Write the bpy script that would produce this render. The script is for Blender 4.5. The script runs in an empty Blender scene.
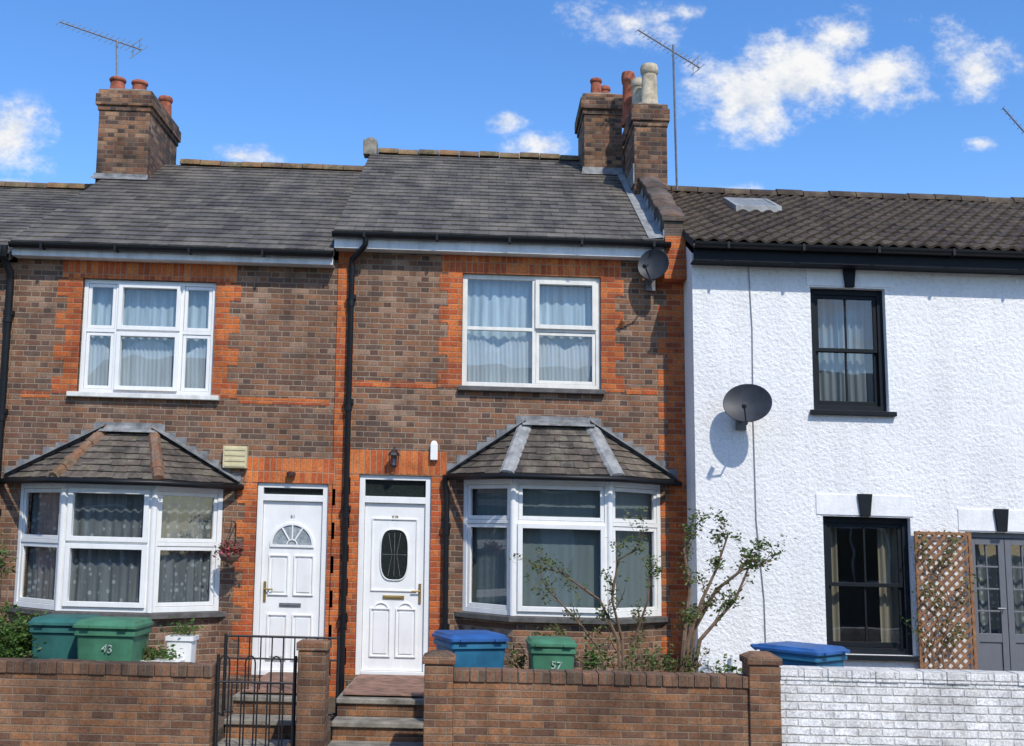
import bpy, math, random
from mathutils import Vector, Matrix
random.seed(7)
S=0.02   # the street (and its terrace) falls 2% towards +x
# ---------------------------------------------------------------- camera
FP=1150.0; CAM=Vector((0,-14.2,1.7))
YAW=math.radians(1.5); PITCH=math.radians(8.0); ROLL=0.006
RM=Matrix.Rotation(-YAW,3,'Z')@Matrix.Rotation(math.pi/2+PITCH,3,'X')@Matrix.Rotation(ROLL,3,'Z')
scene=bpy.context.scene
cd=bpy.data.cameras.new("camera"); cam=bpy.data.objects.new("camera",cd)
scene.collection.objects.link(cam); cam.matrix_world=Matrix.Translation(CAM)@RM.to_4x4()
cd.sensor_width=36; cd.lens=FP*36/1024; cd.clip_end=2000; scene.camera=cam
scene.view_settings.view_transform='Standard'; scene.view_settings.look='None'; scene.view_settings.exposure=0
def sight(px,py):
    return RM@Vector(((px-512)/FP,(373-py)/FP,-1))
def U(px,py,y=0.0):
    """survey: sighting on a wall plane at depth y -> metres along / up"""
    d=sight(px,py); t=(y-CAM.y)/d.y
    x=CAM.x+t*d.x; z=CAM.z+t*d.z
    return x,z+S*x
def UR(px0,py0,px1,py1,y=0.0):
    mx=(px0+px1)/2; my=(py0+py1)/2
    return U(px0,my,y)[0],U(px1,my,y)[0],U(mx,py1,y)[1],U(mx,py0,y)[1]
# ---------------------------------------------------------------- mesh helper
class M:
    def __init__(s): s.v=[]; s.f=[]; s.mi=[]; s.cur=0; s.xf=None
    def add(s,pts):
        i=len(s.v)
        for p in pts:
            p=Vector(p)
            if s.xf: p=s.xf(p)
            s.v.append((p[0],p[1],p[2]-S*p[0]))
        return i
    def face(s,idx): s.f.append(tuple(idx)); s.mi.append(s.cur)
    def poly(s,pts):
        i=s.add(pts); s.face(range(i,i+len(pts)))
    def box(s,x0,x1,y0,y1,z0,z1):
        if x1<x0:x0,x1=x1,x0
        if y1<y0:y0,y1=y1,y0
        if z1<z0:z0,z1=z1,z0
        i=s.add([(x0,y0,z0),(x1,y0,z0),(x1,y1,z0),(x0,y1,z0),(x0,y0,z1),(x1,y0,z1),(x1,y1,z1),(x0,y1,z1)])
        for q in ((0,3,2,1),(4,5,6,7),(0,1,5,4),(1,2,6,5),(2,3,7,6),(3,0,4,7)): s.face([i+k for k in q])
    def loft(s,rings,cap0=True,cap1=True,closed=True):
        n=len(rings[0]); st=[s.add(r) for r in rings]
        for a,b in zip(st[:-1],st[1:]):
            for k in range(n if closed else n-1):
                k2=(k+1)%n; s.face((a+k,a+k2,b+k2,b+k))
        if cap0: s.face([st[0]+k for k in reversed(range(n))])
        if cap1: s.face([st[-1]+k for k in range(n)])
    def prism(s,xy,z0,z1):
        s.loft([[(x,y,z0) for x,y in xy],[(x,y,z1) for x,y in xy]])
    def tube(s,pts,r,n=8):
        pts=[Vector(p) for p in pts]; rs=r if isinstance(r,(list,tuple)) else [r]*len(pts)
        rings=[]; up=None
        for i,p in enumerate(pts):
            a=pts[max(i-1,0)]; b=pts[min(i+1,len(pts)-1)]
            d=(b-a).normalized()
            if up is None:
                up=Vector((0,0,1)) if abs(d.z)<.9 else Vector((1,0,0))
            u=d.cross(up).normalized(); w=u.cross(d).normalized(); up=w
            rings.append([p+(u*math.cos(2*math.pi*k/n)+w*math.sin(2*math.pi*k/n))*rs[i] for k in range(n)])
        s.loft(rings)
    def lathe(s,cx,cy,z0,prof,n=20,capb=True,capt=True):
        s.loft([[(cx+r*math.cos(2*math.pi*k/n),cy+r*math.sin(2*math.pi*k/n),z0+z) for k in range(n)] for r,z in prof],capb,capt)
    def rectframe(s,x0,x1,z0,z1,y0,y1,w,wb=None):
        wb=wb or w
        s.box(x0,x0+w,y0,y1,z0,z1); s.box(x1-w,x1,y0,y1,z0,z1)
        s.box(x0+w,x1-w,y0,y1,z0,z0+wb); s.box(x0+w,x1-w,y0,y1,z1-w,z1)
WL={}
def link(o): scene.collection.objects.link(o)
def mk(name,m,mats,parent=None,smooth=False,bevel=0,label=None,cat=None,group=None,kind=None):
    if not isinstance(mats,(list,tuple)): mats=[mats]
    vs=m.v
    xs=[v[0] for v in vs]; ys=[v[1] for v in vs]; zs=[v[2] for v in vs]
    o=Vector(((min(xs)+max(xs))/2,(min(ys)+max(ys))/2,min(zs)))
    me=bpy.data.meshes.new(name)
    me.from_pydata([(v[0]-o.x,v[1]-o.y,v[2]-o.z) for v in vs],[],m.f)
    for k in mats: me.materials.append(k)
    me.polygons.foreach_set('material_index',m.mi)
    me.update()
    if smooth:
        me.polygons.foreach_set('use_smooth',[True]*len(me.polygons))
    ob=bpy.data.objects.new(name,me); link(ob)
    if smooth=='auto' :
        try: me.set_sharp_from_angle(angle=math.radians(40))
        except Exception: pass
    WL[ob]=o
    if parent: ob.parent=parent; ob.location=o-WL[parent]
    else: ob.location=o
    if bevel:
        b=ob.modifiers.new('bevel','BEVEL'); b.width=bevel; b.segments=2; b.limit_method='ANGLE'
    tag(ob,label,cat,group,kind); return ob
def tag(ob,label=None,cat=None,group=None,kind=None):
    if label: ob["label"]=label
    if cat: ob["category"]=cat
    if group: ob["group"]=group
    if kind: ob["kind"]=kind
def empty(name,x,y,z,label,cat,group=None):
    e=bpy.data.objects.new(name,None); link(e); e.empty_display_size=.2
    WL[e]=Vector((x,y,z-S*x)); e.location=WL[e]; tag(e,label,cat,group); return e
def piece(name,mat,parent,fn,bevel=0):
    m=M(); fn(m); return mk(name,m,mat,parent,bevel=bevel)
# ---------------------------------------------------------------- node helper
class NT:
    def __init__(s,name):
        s.mat=bpy.data.materials.new(name); s.mat.use_nodes=True; s.t=s.mat.node_tree; s._p=None
        s.b=s.t.nodes['Principled BSDF']; s.out=s.t.nodes['Material Output']
    def n(s,t,**k):
        x=s.t.nodes.new(t)
        for a,b in k.items(): setattr(x,a,b)
        return x
    def lk(s,a,b): s.t.links.new(a,b)
    def put(s,v,inp):
        if isinstance(v,bpy.types.NodeSocket): s.lk(v,inp)
        else: inp.default_value=v
    def m(s,op,a,b=0.0,c=None,clamp=False):
        x=s.n('ShaderNodeMath',operation=op,use_clamp=clamp); s.put(a,x.inputs[0]); s.put(b,x.inputs[1])
        if c is not None: s.put(c,x.inputs[2])
        return x.outputs[0]
    def pos(s):
        if s._p is None: s._p=s.n('ShaderNodeNewGeometry').outputs['Position']
        return s._p
    def sep(s,v):
        x=s.n('ShaderNodeSeparateXYZ'); s.lk(v,x.inputs[0]); return x.outputs
    def comb(s,a,b,c=0.0):
        x=s.n('ShaderNodeCombineXYZ'); s.put(a,x.inputs[0]); s.put(b,x.inputs[1]); s.put(c,x.inputs[2]); return x.outputs[0]
    def noise(s,scale,detail=2,rough=.55,vec=None,col=False):
        x=s.n('ShaderNodeTexNoise'); x.inputs['Scale'].default_value=scale; x.inputs['Detail'].default_value=detail
        x.inputs['Roughness'].default_value=rough; s.lk(vec if vec is not None else s.pos(),x.inputs['Vector'])
        return x.outputs['Color' if col else 'Fac']
    def stretch(s,sx,sy,sz):
        x=s.n('ShaderNodeVectorMath',operation='MULTIPLY'); s.lk(s.pos(),x.inputs[0]); x.inputs[1].default_value=(sx,sy,sz); return x.outputs[0]
    def ramp(s,fac,stops,interp='LINEAR'):
        x=s.n('ShaderNodeValToRGB'); s.put(fac,x.inputs[0]); e=x.color_ramp; e.interpolation=interp
        while len(e.elements)<len(stops): e.elements.new(.5)
        for el,(p,c) in zip(e.elements,stops):
            el.position=p; el.color=(c,c,c,1) if isinstance(c,(int,float)) else (*c,1)
        return x.outputs[0]
    def mix(s,fac,a,b,blend='MIX'):
        x=s.n('ShaderNodeMix',data_type='RGBA',blend_type=blend)
        s.put(fac,x.inputs[0])
        for v,i in ((a,6),(b,7)):
            if isinstance(v,bpy.types.NodeSocket): s.lk(v,x.inputs[i])
            else: x.inputs[i].default_value=(*v,1) if len(v)==3 else v
        return x.outputs[2]
    def bump(s,h,dist=.01,strength=1.0):
        x=s.n('ShaderNodeBump'); s.put(h,x.inputs['Height']); x.inputs['Distance'].default_value=dist; x.inputs['Strength'].default_value=strength
        s.lk(x.outputs[0],s.b.inputs['Normal']); return x.outputs[0]
    def col(s,c): s.put(c if isinstance(c,bpy.types.NodeSocket) else (*c,1),s.b.inputs['Base Color'])
    def rough(s,r): s.put(r,s.b.inputs['Roughness'])
def brick_mat(name,cols,mortar,bond='flemish',h=.068,L=.208,z0=0.0,bumpd=.006,weather=.35,mw=.0042,dark_head=False,salt=None,streak=0):
    N=NT(name); p=N.pos(); X=N.sep(p)
    wob=N.m('MULTIPLY',N.m('SUBTRACT',N.noise(5,1),.5),.022)
    u=N.m('ADD',N.m('ADD',X[0],X[1]),wob); v=N.m('ADD',N.m('SUBTRACT',N.m('ADD',X[2],N.m('MULTIPLY',X[0],S)),z0),N.m('MULTIPLY',wob,.5))
    vr=N.m('DIVIDE',v,h); row=N.m('FLOOR',vr); fv=N.m('FRACT',vr)
    half=N.m('MULTIPLY',N.m('FLOORED_MODULO',row,2.0),.5) if bond!='soldier' else 0.0
    isS=None
    if bond=='flemish':
        P=L*1.5; uu=N.m('ADD',N.m('DIVIDE',u,P),half); f=N.m('FRACT',uu)
        isS=N.m('GREATER_THAN',f,1/3)
        d=N.m('MULTIPLY',N.m('MINIMUM',N.m('MINIMUM',f,N.m('SUBTRACT',1.0,f)),N.m('ABSOLUTE',N.m('SUBTRACT',f,1/3))),P)
        cell=N.m('ADD',N.m('MULTIPLY',N.m('FLOOR',uu),2.0),isS)
    else:
        uu=N.m('ADD',N.m('DIVIDE',u,L),half); f=N.m('FRACT',uu)
        d=N.m('MULTIPLY',N.m('MINIMUM',f,N.m('SUBTRACT',1.0,f)),L); cell=N.m('FLOOR',uu)
    dv=N.m('MULTIPLY',N.m('MINIMUM',fv,N.m('SUBTRACT',1.0,fv)),h)
    fine=N.noise(48,3,.7)
    dd=N.m('ADD',N.m('MINIMUM',d,dv),N.m('MULTIPLY',N.m('SUBTRACT',fine,.5),.010))
    mr=N.n('ShaderNodeMapRange',interpolation_type='SMOOTHSTEP'); N.lk(dd,mr.inputs[0]); mr.inputs[1].default_value=mw*.5; mr.inputs[2].default_value=mw*1.9
    mo=mr.outputs[0]
    wn=N.n('ShaderNodeTexWhiteNoise',noise_dimensions='2D'); N.lk(N.comb(cell,row),wn.inputs['Vector'])
    k=len(cols)
    c=N.ramp(wn.outputs['Value'],[((i+.0)/k,cc) for i,cc in enumerate(cols)],'CONSTANT')
    if dark_head and isS is not None: c=N.mix(N.m('SUBTRACT',1.0,isS),c,(.80,.80,.82),'MULTIPLY')
    c=N.mix(.85,c,N.ramp(fine,[(.25,.45),(.75,1.45)]),'MULTIPLY')
    c=N.mix(mo,mortar,c)
    mid=N.noise(3.1,4,.7)
    big=N.ramp(N.noise(1.1,3,.65),[(.3,1-weather),(.55,1.0),(.75,1.12)])
    c=N.mix(1.0,c,big,'MULTIPLY')
    c=N.mix(1.0,c,N.ramp(mid,[(.3,.68),(.5,1.0),(.72,1.15)]),'MULTIPLY')
    if salt: c=N.mix(N.ramp(mid,[(.58,0),(.78,.5)]),c,salt)
    if streak: c=N.mix(streak,c,N.ramp(N.noise(1,4,.65,N.stretch(5,5,.6)),[(.35,.45),(.55,1.0)]),'MULTIPLY')
    N.col(c); N.rough(.92)
    hh=N.m('ADD',mo,N.m('MULTIPLY',fine,.5))
    N.bump(hh,bumpd,.8); return N.mat
def simple(name,c,r=.5,var=.12,scale=8,bump=0,bscale=40,metal=0,spec=None,dirt=0):
    N=NT(name)
    cc=N.mix(1.0,c,N.ramp(N.noise(scale,3,.6),[(.3,1-var),(.7,1+var)]),'MULTIPLY')
    if dirt: cc=N.mix(dirt,cc,N.ramp(N.noise(1,4,.7,N.stretch(9,9,1.2)),[(.32,.35),(.55,1.0)]),'MULTIPLY')
    N.col(cc); N.rough(r); N.b.inputs['Metallic'].default_value=metal
    if spec is not None: N.b.inputs['Specular IOR Level'].default_value=spec
    if bump: N.bump(N.noise(bscale,2),bump)
    return N.mat
BROWN=brick_mat('brown_stock_brick',[(.15,.078,.048),(.235,.12,.068),(.28,.155,.092),(.18,.10,.067),(.26,.125,.066),(.32,.195,.125),(.20,.095,.056),(.135,.082,.058),(.275,.125,.062)],(.31,.24,.17),dark_head=True,salt=(.30,.235,.175),streak=.2,mw=.0046)
RED=brick_mat('red_dressing_brick',[(.42,.09,.022),(.55,.135,.030),(.61,.165,.04),(.47,.095,.026),(.58,.15,.035),(.36,.085,.03)],(.42,.24,.14),bond='stretcher',weather=.35,streak=.3)
REDS=brick_mat('red_soldier_brick',[(.44,.095,.026),(.57,.14,.033),(.63,.18,.045),(.49,.105,.03)],(.42,.24,.14),bond='soldier',h=.30,L=.072,weather=.25,mw=.0048)
CHIM=brick_mat('chimney_brick',[(.12,.062,.04),(.24,.12,.065),(.32,.16,.08),(.15,.09,.06),(.19,.085,.048),(.33,.19,.11),(.09,.055,.042)],(.20,.155,.11),bond='flemish',weather=.6,dark_head=True,streak=.6)
PARB=brick_mat('weathered_parapet_brick',[(.11,.075,.055),(.17,.10,.065),(.13,.10,.08)],(.14,.12,.10),bond='stretcher',weather=.6,streak=.6)
GARD=brick_mat('garden_wall_brick',[(.18,.085,.042),(.27,.125,.060),(.235,.108,.053),(.31,.155,.077),(.16,.08,.047),(.26,.135,.073),(.33,.15,.066)],(.25,.19,.13),bond='stretcher',weather=.5,salt=(.19,.155,.105),streak=.5)
GSOL=brick_mat('coping_brick',[(.17,.09,.052),(.24,.12,.065),(.20,.105,.06),(.13,.08,.05)],(.16,.13,.095),bond='soldier',h=.5,L=.075,z0=.2,weather=.5,mw=.005,streak=.4)
WBRK=brick_mat('white_painted_brick',[(.75,.74,.71),(.82,.81,.79),(.71,.70,.66)],(.60,.58,.54),bond='stretcher',h=.075,L=.225,weather=.2,bumpd=.012,mw=.006,streak=.3)
# stucco
N=NT('white_roughcast')
lump=N.noise(22,4,.66)
c=N.ramp(N.noise(.9,4,.65),[(.3,(.80,.795,.78)),(.6,(.88,.875,.86))])
c=N.mix(.35,c,N.ramp(N.noise(1,4,.65,N.stretch(4,4,.35)),[(.35,(.84,.82,.78)),(.55,(1,1,1))]),'MULTIPLY')
c=N.mix(.35,c,N.ramp(lump,[(.33,.68),(.5,1.0)]),'MULTIPLY')
zz=N.sep(N.pos())[2]
base=N.m('SUBTRACT',.8,N.m('ADD',zz,.5),clamp=True)
c=N.mix(N.m('MULTIPLY',base,N.noise(5,4),clamp=True),c,(.42,.38,.31))
N.col(c); N.rough(.9)
N.bump(N.ramp(lump,[(.3,0),(.7,1)]),.010,.85); STUC=N.mat
STUCB=simple('smooth_white_render',(.83,.825,.81),.85,.08,5,.004,40,dirt=.15)
def island_mat(name,cols,rough=.6,lich=None,lscale=2.0,bump=.004,moss=None,lamt=.75,streak=.9,mlo=.52):
    N=NT(name); g=N.n('ShaderNodeNewGeometry')
    k=len(cols); c=N.ramp(g.outputs['Random Per Island'],[(i/(k-1),cc) for i,cc in enumerate(cols)])
    fn=N.noise(25,3,.7)
    c=N.mix(.8,c,N.ramp(fn,[(.25,.6),(.75,1.35)]),'MULTIPLY')
    if lich: c=N.mix(N.ramp(N.noise(lscale,5,.75),[(.46,0),(.68,lamt)]),c,lich)
    if moss: c=N.mix(N.ramp(N.noise(4.3,5,.8),[(mlo,0),(mlo+.1,.85)]),c,moss)
    c=N.mix(streak,c,N.ramp(N.noise(1,3,.6,N.stretch(3.5,.5,.5)),[(.3,.55),(.6,1.12)]),'MULTIPLY')
    N.col(c); N.rough(rough); N.bump(fn,bump,.8); return N.mat
SLATE=island_mat('roof_slate',[(.050,.043,.037),(.105,.092,.078),(.075,.066,.057),(.135,.118,.098),(.062,.053,.045),(.115,.10,.085)],.7,(.20,.175,.135),1.9,streak=.6)
BSLATE=island_mat('bay_roof_slate',[(.05,.042,.037),(.095,.075,.06),(.13,.10,.075),(.06,.05,.044)],.8,(.21,.185,.14),5,.006,(.085,.082,.035),mlo=.58)
TILE=island_mat('brown_concrete_tile',[(.042,.028,.021),(.070,.047,.034),(.095,.066,.046),(.052,.038,.029)],.9,(.15,.12,.075),3,.005,(.09,.08,.035),mlo=.58)
RIDGE=island_mat('clay_ridge_tile',[(.19,.10,.05),(.13,.09,.06),(.25,.13,.055),(.11,.09,.07)],.9,(.24,.20,.09),5,.006,(.07,.07,.03))
HIPB=island_mat('mossy_hip_mortar',[(.19,.08,.042),(.22,.11,.06)],.9,(.19,.17,.14),5,.008,(.085,.065,.03))
UNDER=simple('roof_underlay',(.03,.028,.026),.9)
LEAD=simple('lead_flashing',(.20,.205,.205),.65,.45,7,.006,20,dirt=.45)
LEADP=simple('pale_lead_sheet',(.29,.295,.29),.6,.35,7,.006,20,dirt=.4)
UPVC=simple('white_upvc',(.82,.82,.79),.4,.05,4,dirt=.10)
OFFW=simple('off_white_painted_timber',(.78,.76,.69),.5,.08,7,dirt=.18)
FASC=simple('white_fascia_paint',(.70,.71,.70),.5,.15,3,dirt=.3)
SILL=simple('stone_sill_paint',(.10,.095,.09),.8,.35,9,.004)
WSILL=simple('white_sill_paint',(.72,.71,.66),.6,.12,9,dirt=.3)
BLACK=simple('black_gloss_plastic',(.008,.009,.011),.45,.2,6,spec=.3)
DARK=simple('blue_black_paint',(.009,.012,.016),.6,.2,6,spec=.2)
IRON=simple('black_iron',(.012,.012,.013),.5,.3,30)
TERRA=simple('terracotta',(.30,.09,.05),.9,.5,9,.004,dirt=.4)
CREAM=simple('buff_clay',(.46,.39,.28),.9,.35,9,.004,dirt=.4)
CONC=simple('weathered_concrete',(.22,.20,.165),.9,.45,6,.006,35)
RSTEP=simple('worn_red_step',(.23,.13,.09),.9,.45,7,.005,35)
ASPH=simple('asphalt',(.05,.05,.052),.9,.2,20,.006,90)
PAVE=brick_mat('paving_slabs',[(.22,.21,.20),(.27,.26,.245)],(.12,.115,.11),bond='stretcher',h=.6,L=.6)
PAINTL=simple('road_paint',(.75,.75,.72),.7,.15)
SOIL=simple('garden_soil',(.09,.065,.045),.95,.4,8,.03,15)
GRASS=simple('grass_ground',(.06,.07,.045),.95,.4,2)
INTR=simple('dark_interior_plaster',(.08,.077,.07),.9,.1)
METAL=simple('galvanised_metal',(.20,.20,.21),.45,.2,20,metal=.5)
DISH=simple('dark_grey_dish',(.030,.034,.041),.55,.3,6,dirt=.3)
GREY=simple('grey_door_paint',(.14,.145,.16),.5,.06)
BRASS=simple('brass',(.40,.28,.11),.4,.1,metal=.7)
GREENB=simple('green_bin_plastic',(.055,.19,.105),.6,.3,4,dirt=.2)
TEALB=simple('teal_bin_plastic',(.025,.12,.105),.6,.3,4,dirt=.2)
BLUEB=simple('blue_bin_plastic',(.02,.15,.27),.55,.25,4,dirt=.15)
DBLUE=simple('dark_blue_bin_plastic',(.02,.10,.30),.55,.25,4,dirt=.15)
TYRE=simple('black_rubber',(.02,.02,.02),.8)
WHITEM=simple('white_marking',(.42,.47,.42),.8,.7,45)
TREL=simple('weathered_timber',(.27,.135,.065),.9,.4,12,.004)
BARK=simple('shrub_bark',(.17,.11,.07),.9,.3,20,.004)
CRBOX=simple('cream_box_paint',(.60,.53,.31),.6,.1,dirt=.2)
CABLE=simple('grey_cable',(.25,.25,.26),.6)
FANG=simple('pale_frosted_glass',(.30,.34,.35),.25,.3,25)
SKYL=simple('dull_rooflight_glass',(.20,.21,.21),.6,.2,10)
def leaf_mat(name,cols):
    N=NT(name); g=N.n('ShaderNodeNewGeometry'); k=len(cols)
    c=N.ramp(g.outputs['Random Per Island'],[(i/(k-1),cc) for i,cc in enumerate(cols)])
    N.col(c); N.rough(.5)
    tr=N.n('ShaderNodeBsdfTranslucent'); N.lk(c,tr.inputs[0]); mx=N.n('ShaderNodeMixShader'); mx.inputs[0].default_value=.35
    N.lk(N.b.outputs[0],mx.inputs[1]); N.lk(tr.outputs[0],mx.inputs[2]); N.lk(mx.outputs[0],N.out.inputs[0]); return N.mat
LEAF=leaf_mat('fresh_leaf',[(.07,.13,.025),(.12,.19,.04),(.14,.10,.03),(.05,.10,.018),(.17,.20,.06),(.09,.15,.03)])
LEAFD=leaf_mat('hedge_leaf',[(.04,.10,.015),(.08,.16,.025),(.12,.21,.04),(.03,.07,.012)])
LEAFR=leaf_mat('pink_flower',[(.45,.04,.09),(.12,.10,.04),(.08,.11,.03),(.55,.12,.18),(.40,.05,.06)])
# glass
N=NT('window_glass'); N.t.nodes.remove(N.b)
tr=N.n('ShaderNodeBsdfTransparent'); tr.inputs[0].default_value=(.90,.93,.94,1)
gl=N.n('ShaderNodeBsdfGlossy'); gl.inputs['Roughness'].default_value=.015; gl.inputs[0].default_value=(.95,.97,1,1)
lw=N.n('ShaderNodeLayerWeight'); lw.inputs[0].default_value=.5
bp=N.n('ShaderNodeBump'); bp.inputs['Distance'].default_value=.006; bp.inputs['Strength'].default_value=.3; N.lk(N.noise(2.2,1),bp.inputs['Height'])
N.lk(bp.outputs[0],gl.inputs['Normal'])
fac=N.m('ADD',.10,N.m('MULTIPLY',N.m('POWER',lw.outputs['Facing'],4.0),.7),clamp=True)
mx=N.n('ShaderNodeMixShader'); N.lk(fac,mx.inputs[0]); N.lk(tr.outputs[0],mx.inputs[1]); N.lk(gl.outputs[0],mx.inputs[2]); N.lk(mx.outputs[0],N.out.inputs[0])
GLASS=N.mat
DGLASS=simple('dark_leaded_glass',(.02,.025,.022),.08,.3,40)
def net(name,c,op,dots,lo=.6):
    N=NT(name)
    cc=N.mix(N.ramp(N.noise(1,2,.5,N.stretch(16,16,1.0)),[(.35,0),(.65,1)]),tuple(x*lo for x in c),c)
    f=op
    if dots:
        vo=N.n('ShaderNodeTexVoronoi'); vo.inputs['Scale'].default_value=11; vo.inputs['Randomness'].default_value=.5; N.lk(N.pos(),vo.inputs['Vector'])
        dm=N.ramp(vo.outputs['Distance'],[(.20,1),(.32,0)])
        cc=N.mix(N.m('MULTIPLY',dm,.6),cc,tuple(min(x*2.2,.85) for x in c))
        f=N.m('ADD',op,N.m('MULTIPLY',dm,.5*(1-op)),clamp=True)
    N.col(cc); N.rough(.9)
    tr=N.n('ShaderNodeBsdfTransparent'); mx=N.n('ShaderNodeMixShader')
    N.put(f,mx.inputs[0]); N.lk(tr.outputs[0],mx.inputs[1]); N.lk(N.b.outputs[0],mx.inputs[2]); N.lk(mx.outputs[0],N.out.inputs[0]); return N.mat
NETL=net('pale_blue_curtain',(.44,.54,.58),.97,False)
NETV=net('white_swag_net',(.54,.60,.62),.75,False,.75)
NETG=net('patterned_net_curtain',(.20,.22,.22),.90,True)
NETM=net('grey_green_blind',(.155,.195,.19),.98,False,.88)
NETS=net('sheer_window_curtain',(.26,.30,.31),.8,False)
CURB=net('beige_curtain',(.30,.26,.18),.98,False)
# ---------------------------------------------------------------- building tools
def wall_panel(m,x0,x1,z0,z1,y,holes,dep=.22):
    xs=sorted({x0,x1,*[h[0] for h in holes],*[h[1] for h in holes]}); zs=sorted({z0,z1,*[h[2] for h in holes],*[h[3] for h in holes]})
    for a,b in zip(xs[:-1],xs[1:]):
        for c,d in zip(zs[:-1],zs[1:]):
            cx=(a+b)/2; cz=(c+d)/2
            if any(h[0]<cx<h[1] and h[2]<cz<h[3] for h in holes): continue
            m.poly([(a,y,c),(b,y,c),(b,y,d),(a,y,d)])
    for h in holes:
        a,b,c,d=h
        m.poly([(a,y,c),(a,y,d),(a,y+dep,d),(a,y+dep,c)]); m.poly([(b,y,d),(b,y,c),(b,y+dep,c),(b,y+dep,d)])
        m.poly([(a,y,d),(b,y,d),(b,y+dep,d),(a,y+dep,d)]); m.poly([(b,y,c),(a,y,c),(a,y+dep,c),(b,y+dep,c)])
def body(m,x0,x1,y0,y1,z0,ze,yr,zr):
    for x in (x0,x1): m.poly([(x,y0,z0),(x,y1,z0),(x,y1,ze),(x,yr,zr),(x,y0,ze)])
    m.poly([(x0,y1,z0),(x1,y1,z0),(x1,y1,ze),(x0,y1,ze)])
def slates(m,A,B,C,D,rows,wid,lift=.012,prof=None,gap=.004,jit=.004):
    A,B,C,D=map(Vector,(A,B,C,D)); nrm=(B-A).cross(D-A).normalized()
    if nrm.z<0: nrm=-nrm
    for i in range(rows):
        t0=i/rows; t1=min((i+1.12)/rows,1)
        L0=A.lerp(D,t0); R0=B.lerp(C,t0); L1=A.lerp(D,t1); R1=B.lerp(C,t1); W=(R0-L0).length
        if W<.02: continue
        off=wid*(.5 if i%2 else 0) if not prof else 0
        k=-off
        while k<W:
            a=max(k,0)+(gap if k>0 else 0); b=min(k+wid,W)
            k+=wid
            if b-a<.02: continue
            fa,fb=a/W,b/W; lf=lift+random.uniform(0,jit); l2=.002; dz=random.uniform(-jit,jit)*1.5
            if random.random()<.03 and not prof: dz+=.02
            seg=1 if not prof else len(prof)-1
            bot=[];top=[]
            for j in range(seg+1):
                f=fa+(fb-fa)*j/seg; h=prof[j] if prof else 0
                p0=L0.lerp(R0,f); p1=L1.lerp(R1,f)
                e=(p0-p1).normalized() if (p0-p1).length>0 else Vector((0,-1,0))
                bot.append(p0+e*dz+nrm*(lf+h)); top.append(p1+nrm*(l2+h*.9))
            low=[p-nrm*(lf if not prof else lift) for p in bot]
            n=len(bot); i0=m.add(low+bot+top)
            for j in range(seg):
                m.face((i0+j,i0+j+1,i0+n+j+1,i0+n+j)); m.face((i0+n+j,i0+n+j+1,i0+2*n+j+1,i0+2*n+j))
            m.face((i0,i0+n,i0+2*n)); m.face((i0+n-1,i0+3*n-1,i0+2*n-1))
def ridge(m,x0,x1,y,z,r=.11,seg=.33):
    x=x0
    while x<x1-.03:
        e=min(x+seg-.012,x1); dz=random.uniform(-.012,.012)
        ring=lambda X,rr:[(X,y+rr*1.15*math.cos(math.pi*k/8),z+dz-.04+rr*math.sin(math.pi*k/8)) for k in range(9)]
        m.loft([ring(x,r),ring(e,r*.97)],True,True); x+=seg
def quoin(m,xe,dr,z0,z1,w1,w2,y=0,blk=.204,start=0):
    z=z0;k=start
    while z<z1-.01:
        zt=min(z+blk,z1); w=(w1 if k%2 else w2)
        m.box(xe,xe+dr*w,y-.004,y+.02,z,zt); z=zt;k+=1
def unit(F,G,C,s0,s1,z0,z1,cols,tz,fw=.055,sw=.04,bold=None,cy=.14,amp=.018,bare=()):
    """window: outer frame, mullions, casements, panes and curtain"""
    F.rectframe(s0,s1,z0,z1,0,.07,fw)
    mw=.045; inner=[s0+fw,s1-fw]; W=inner[1]-inner[0]
    cuts=[inner[0]]+[inner[0]+W*c for c in cols]+[inner[1]]
    for c in cuts[1:-1]: F.box(c-mw/2,c+mw/2,0,.065,z0+fw,z1-fw)
    for i in range(len(cuts)-1):
        a=cuts[i]+(mw/2 if i else 0); b=cuts[i+1]-(mw/2 if i<len(cuts)-2 else 0)
        if tz is not None: F.box(a,b,.002,.062,tz-.022,tz+.022); rows=[(z0+fw,tz-.022),(tz+.022,z1-fw)]
        else: rows=[(z0+fw,z1-fw)]
        for j,(c,d) in enumerate(rows):
            pr=.012; w_=sw; g=.004
            if bold and (i,j) in bold: pr=-.03; w_=sw+.012; g=-.008
            if not((i,j) in bare): F.rectframe(a+g,b-g,c+g,d-g,pr,.05,w_)
            G.poly([(a,.035,c),(b,.035,c),(b,.035,d),(a,.035,d)])
    if C is not None:
        n=int((s1-s0)*60)+2; ph=random.uniform(0,6); idx=[]; q=6
        for r in range(q+1):
            t=r/q
            idx.append(C.add([(s0+(s1-s0)*k/n, cy+amp*(1.3-.8*t)*math.sin(k*.9+ph+1.3*math.sin(k*.13)+.35*math.sin(t*4+k*.3)), z0+(z1-z0)*t) for k in range(n+1)]))
        for r in range(q):
            for k in range(n): C.face((idx[r]+k,idx[r]+k+1,idx[r+1]+k+1,idx[r+1]+k))
def facet(P0,P1):
    P0=Vector((*P0,0)); P1=Vector((*P1,0)); e=(P1-P0).normalized(); inn=Vector((-e.y,e.x,0))
    return (lambda p: P0+e*p[0]+inn*p[1]+Vector((0,0,p[2]))),(P1-P0).length
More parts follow.
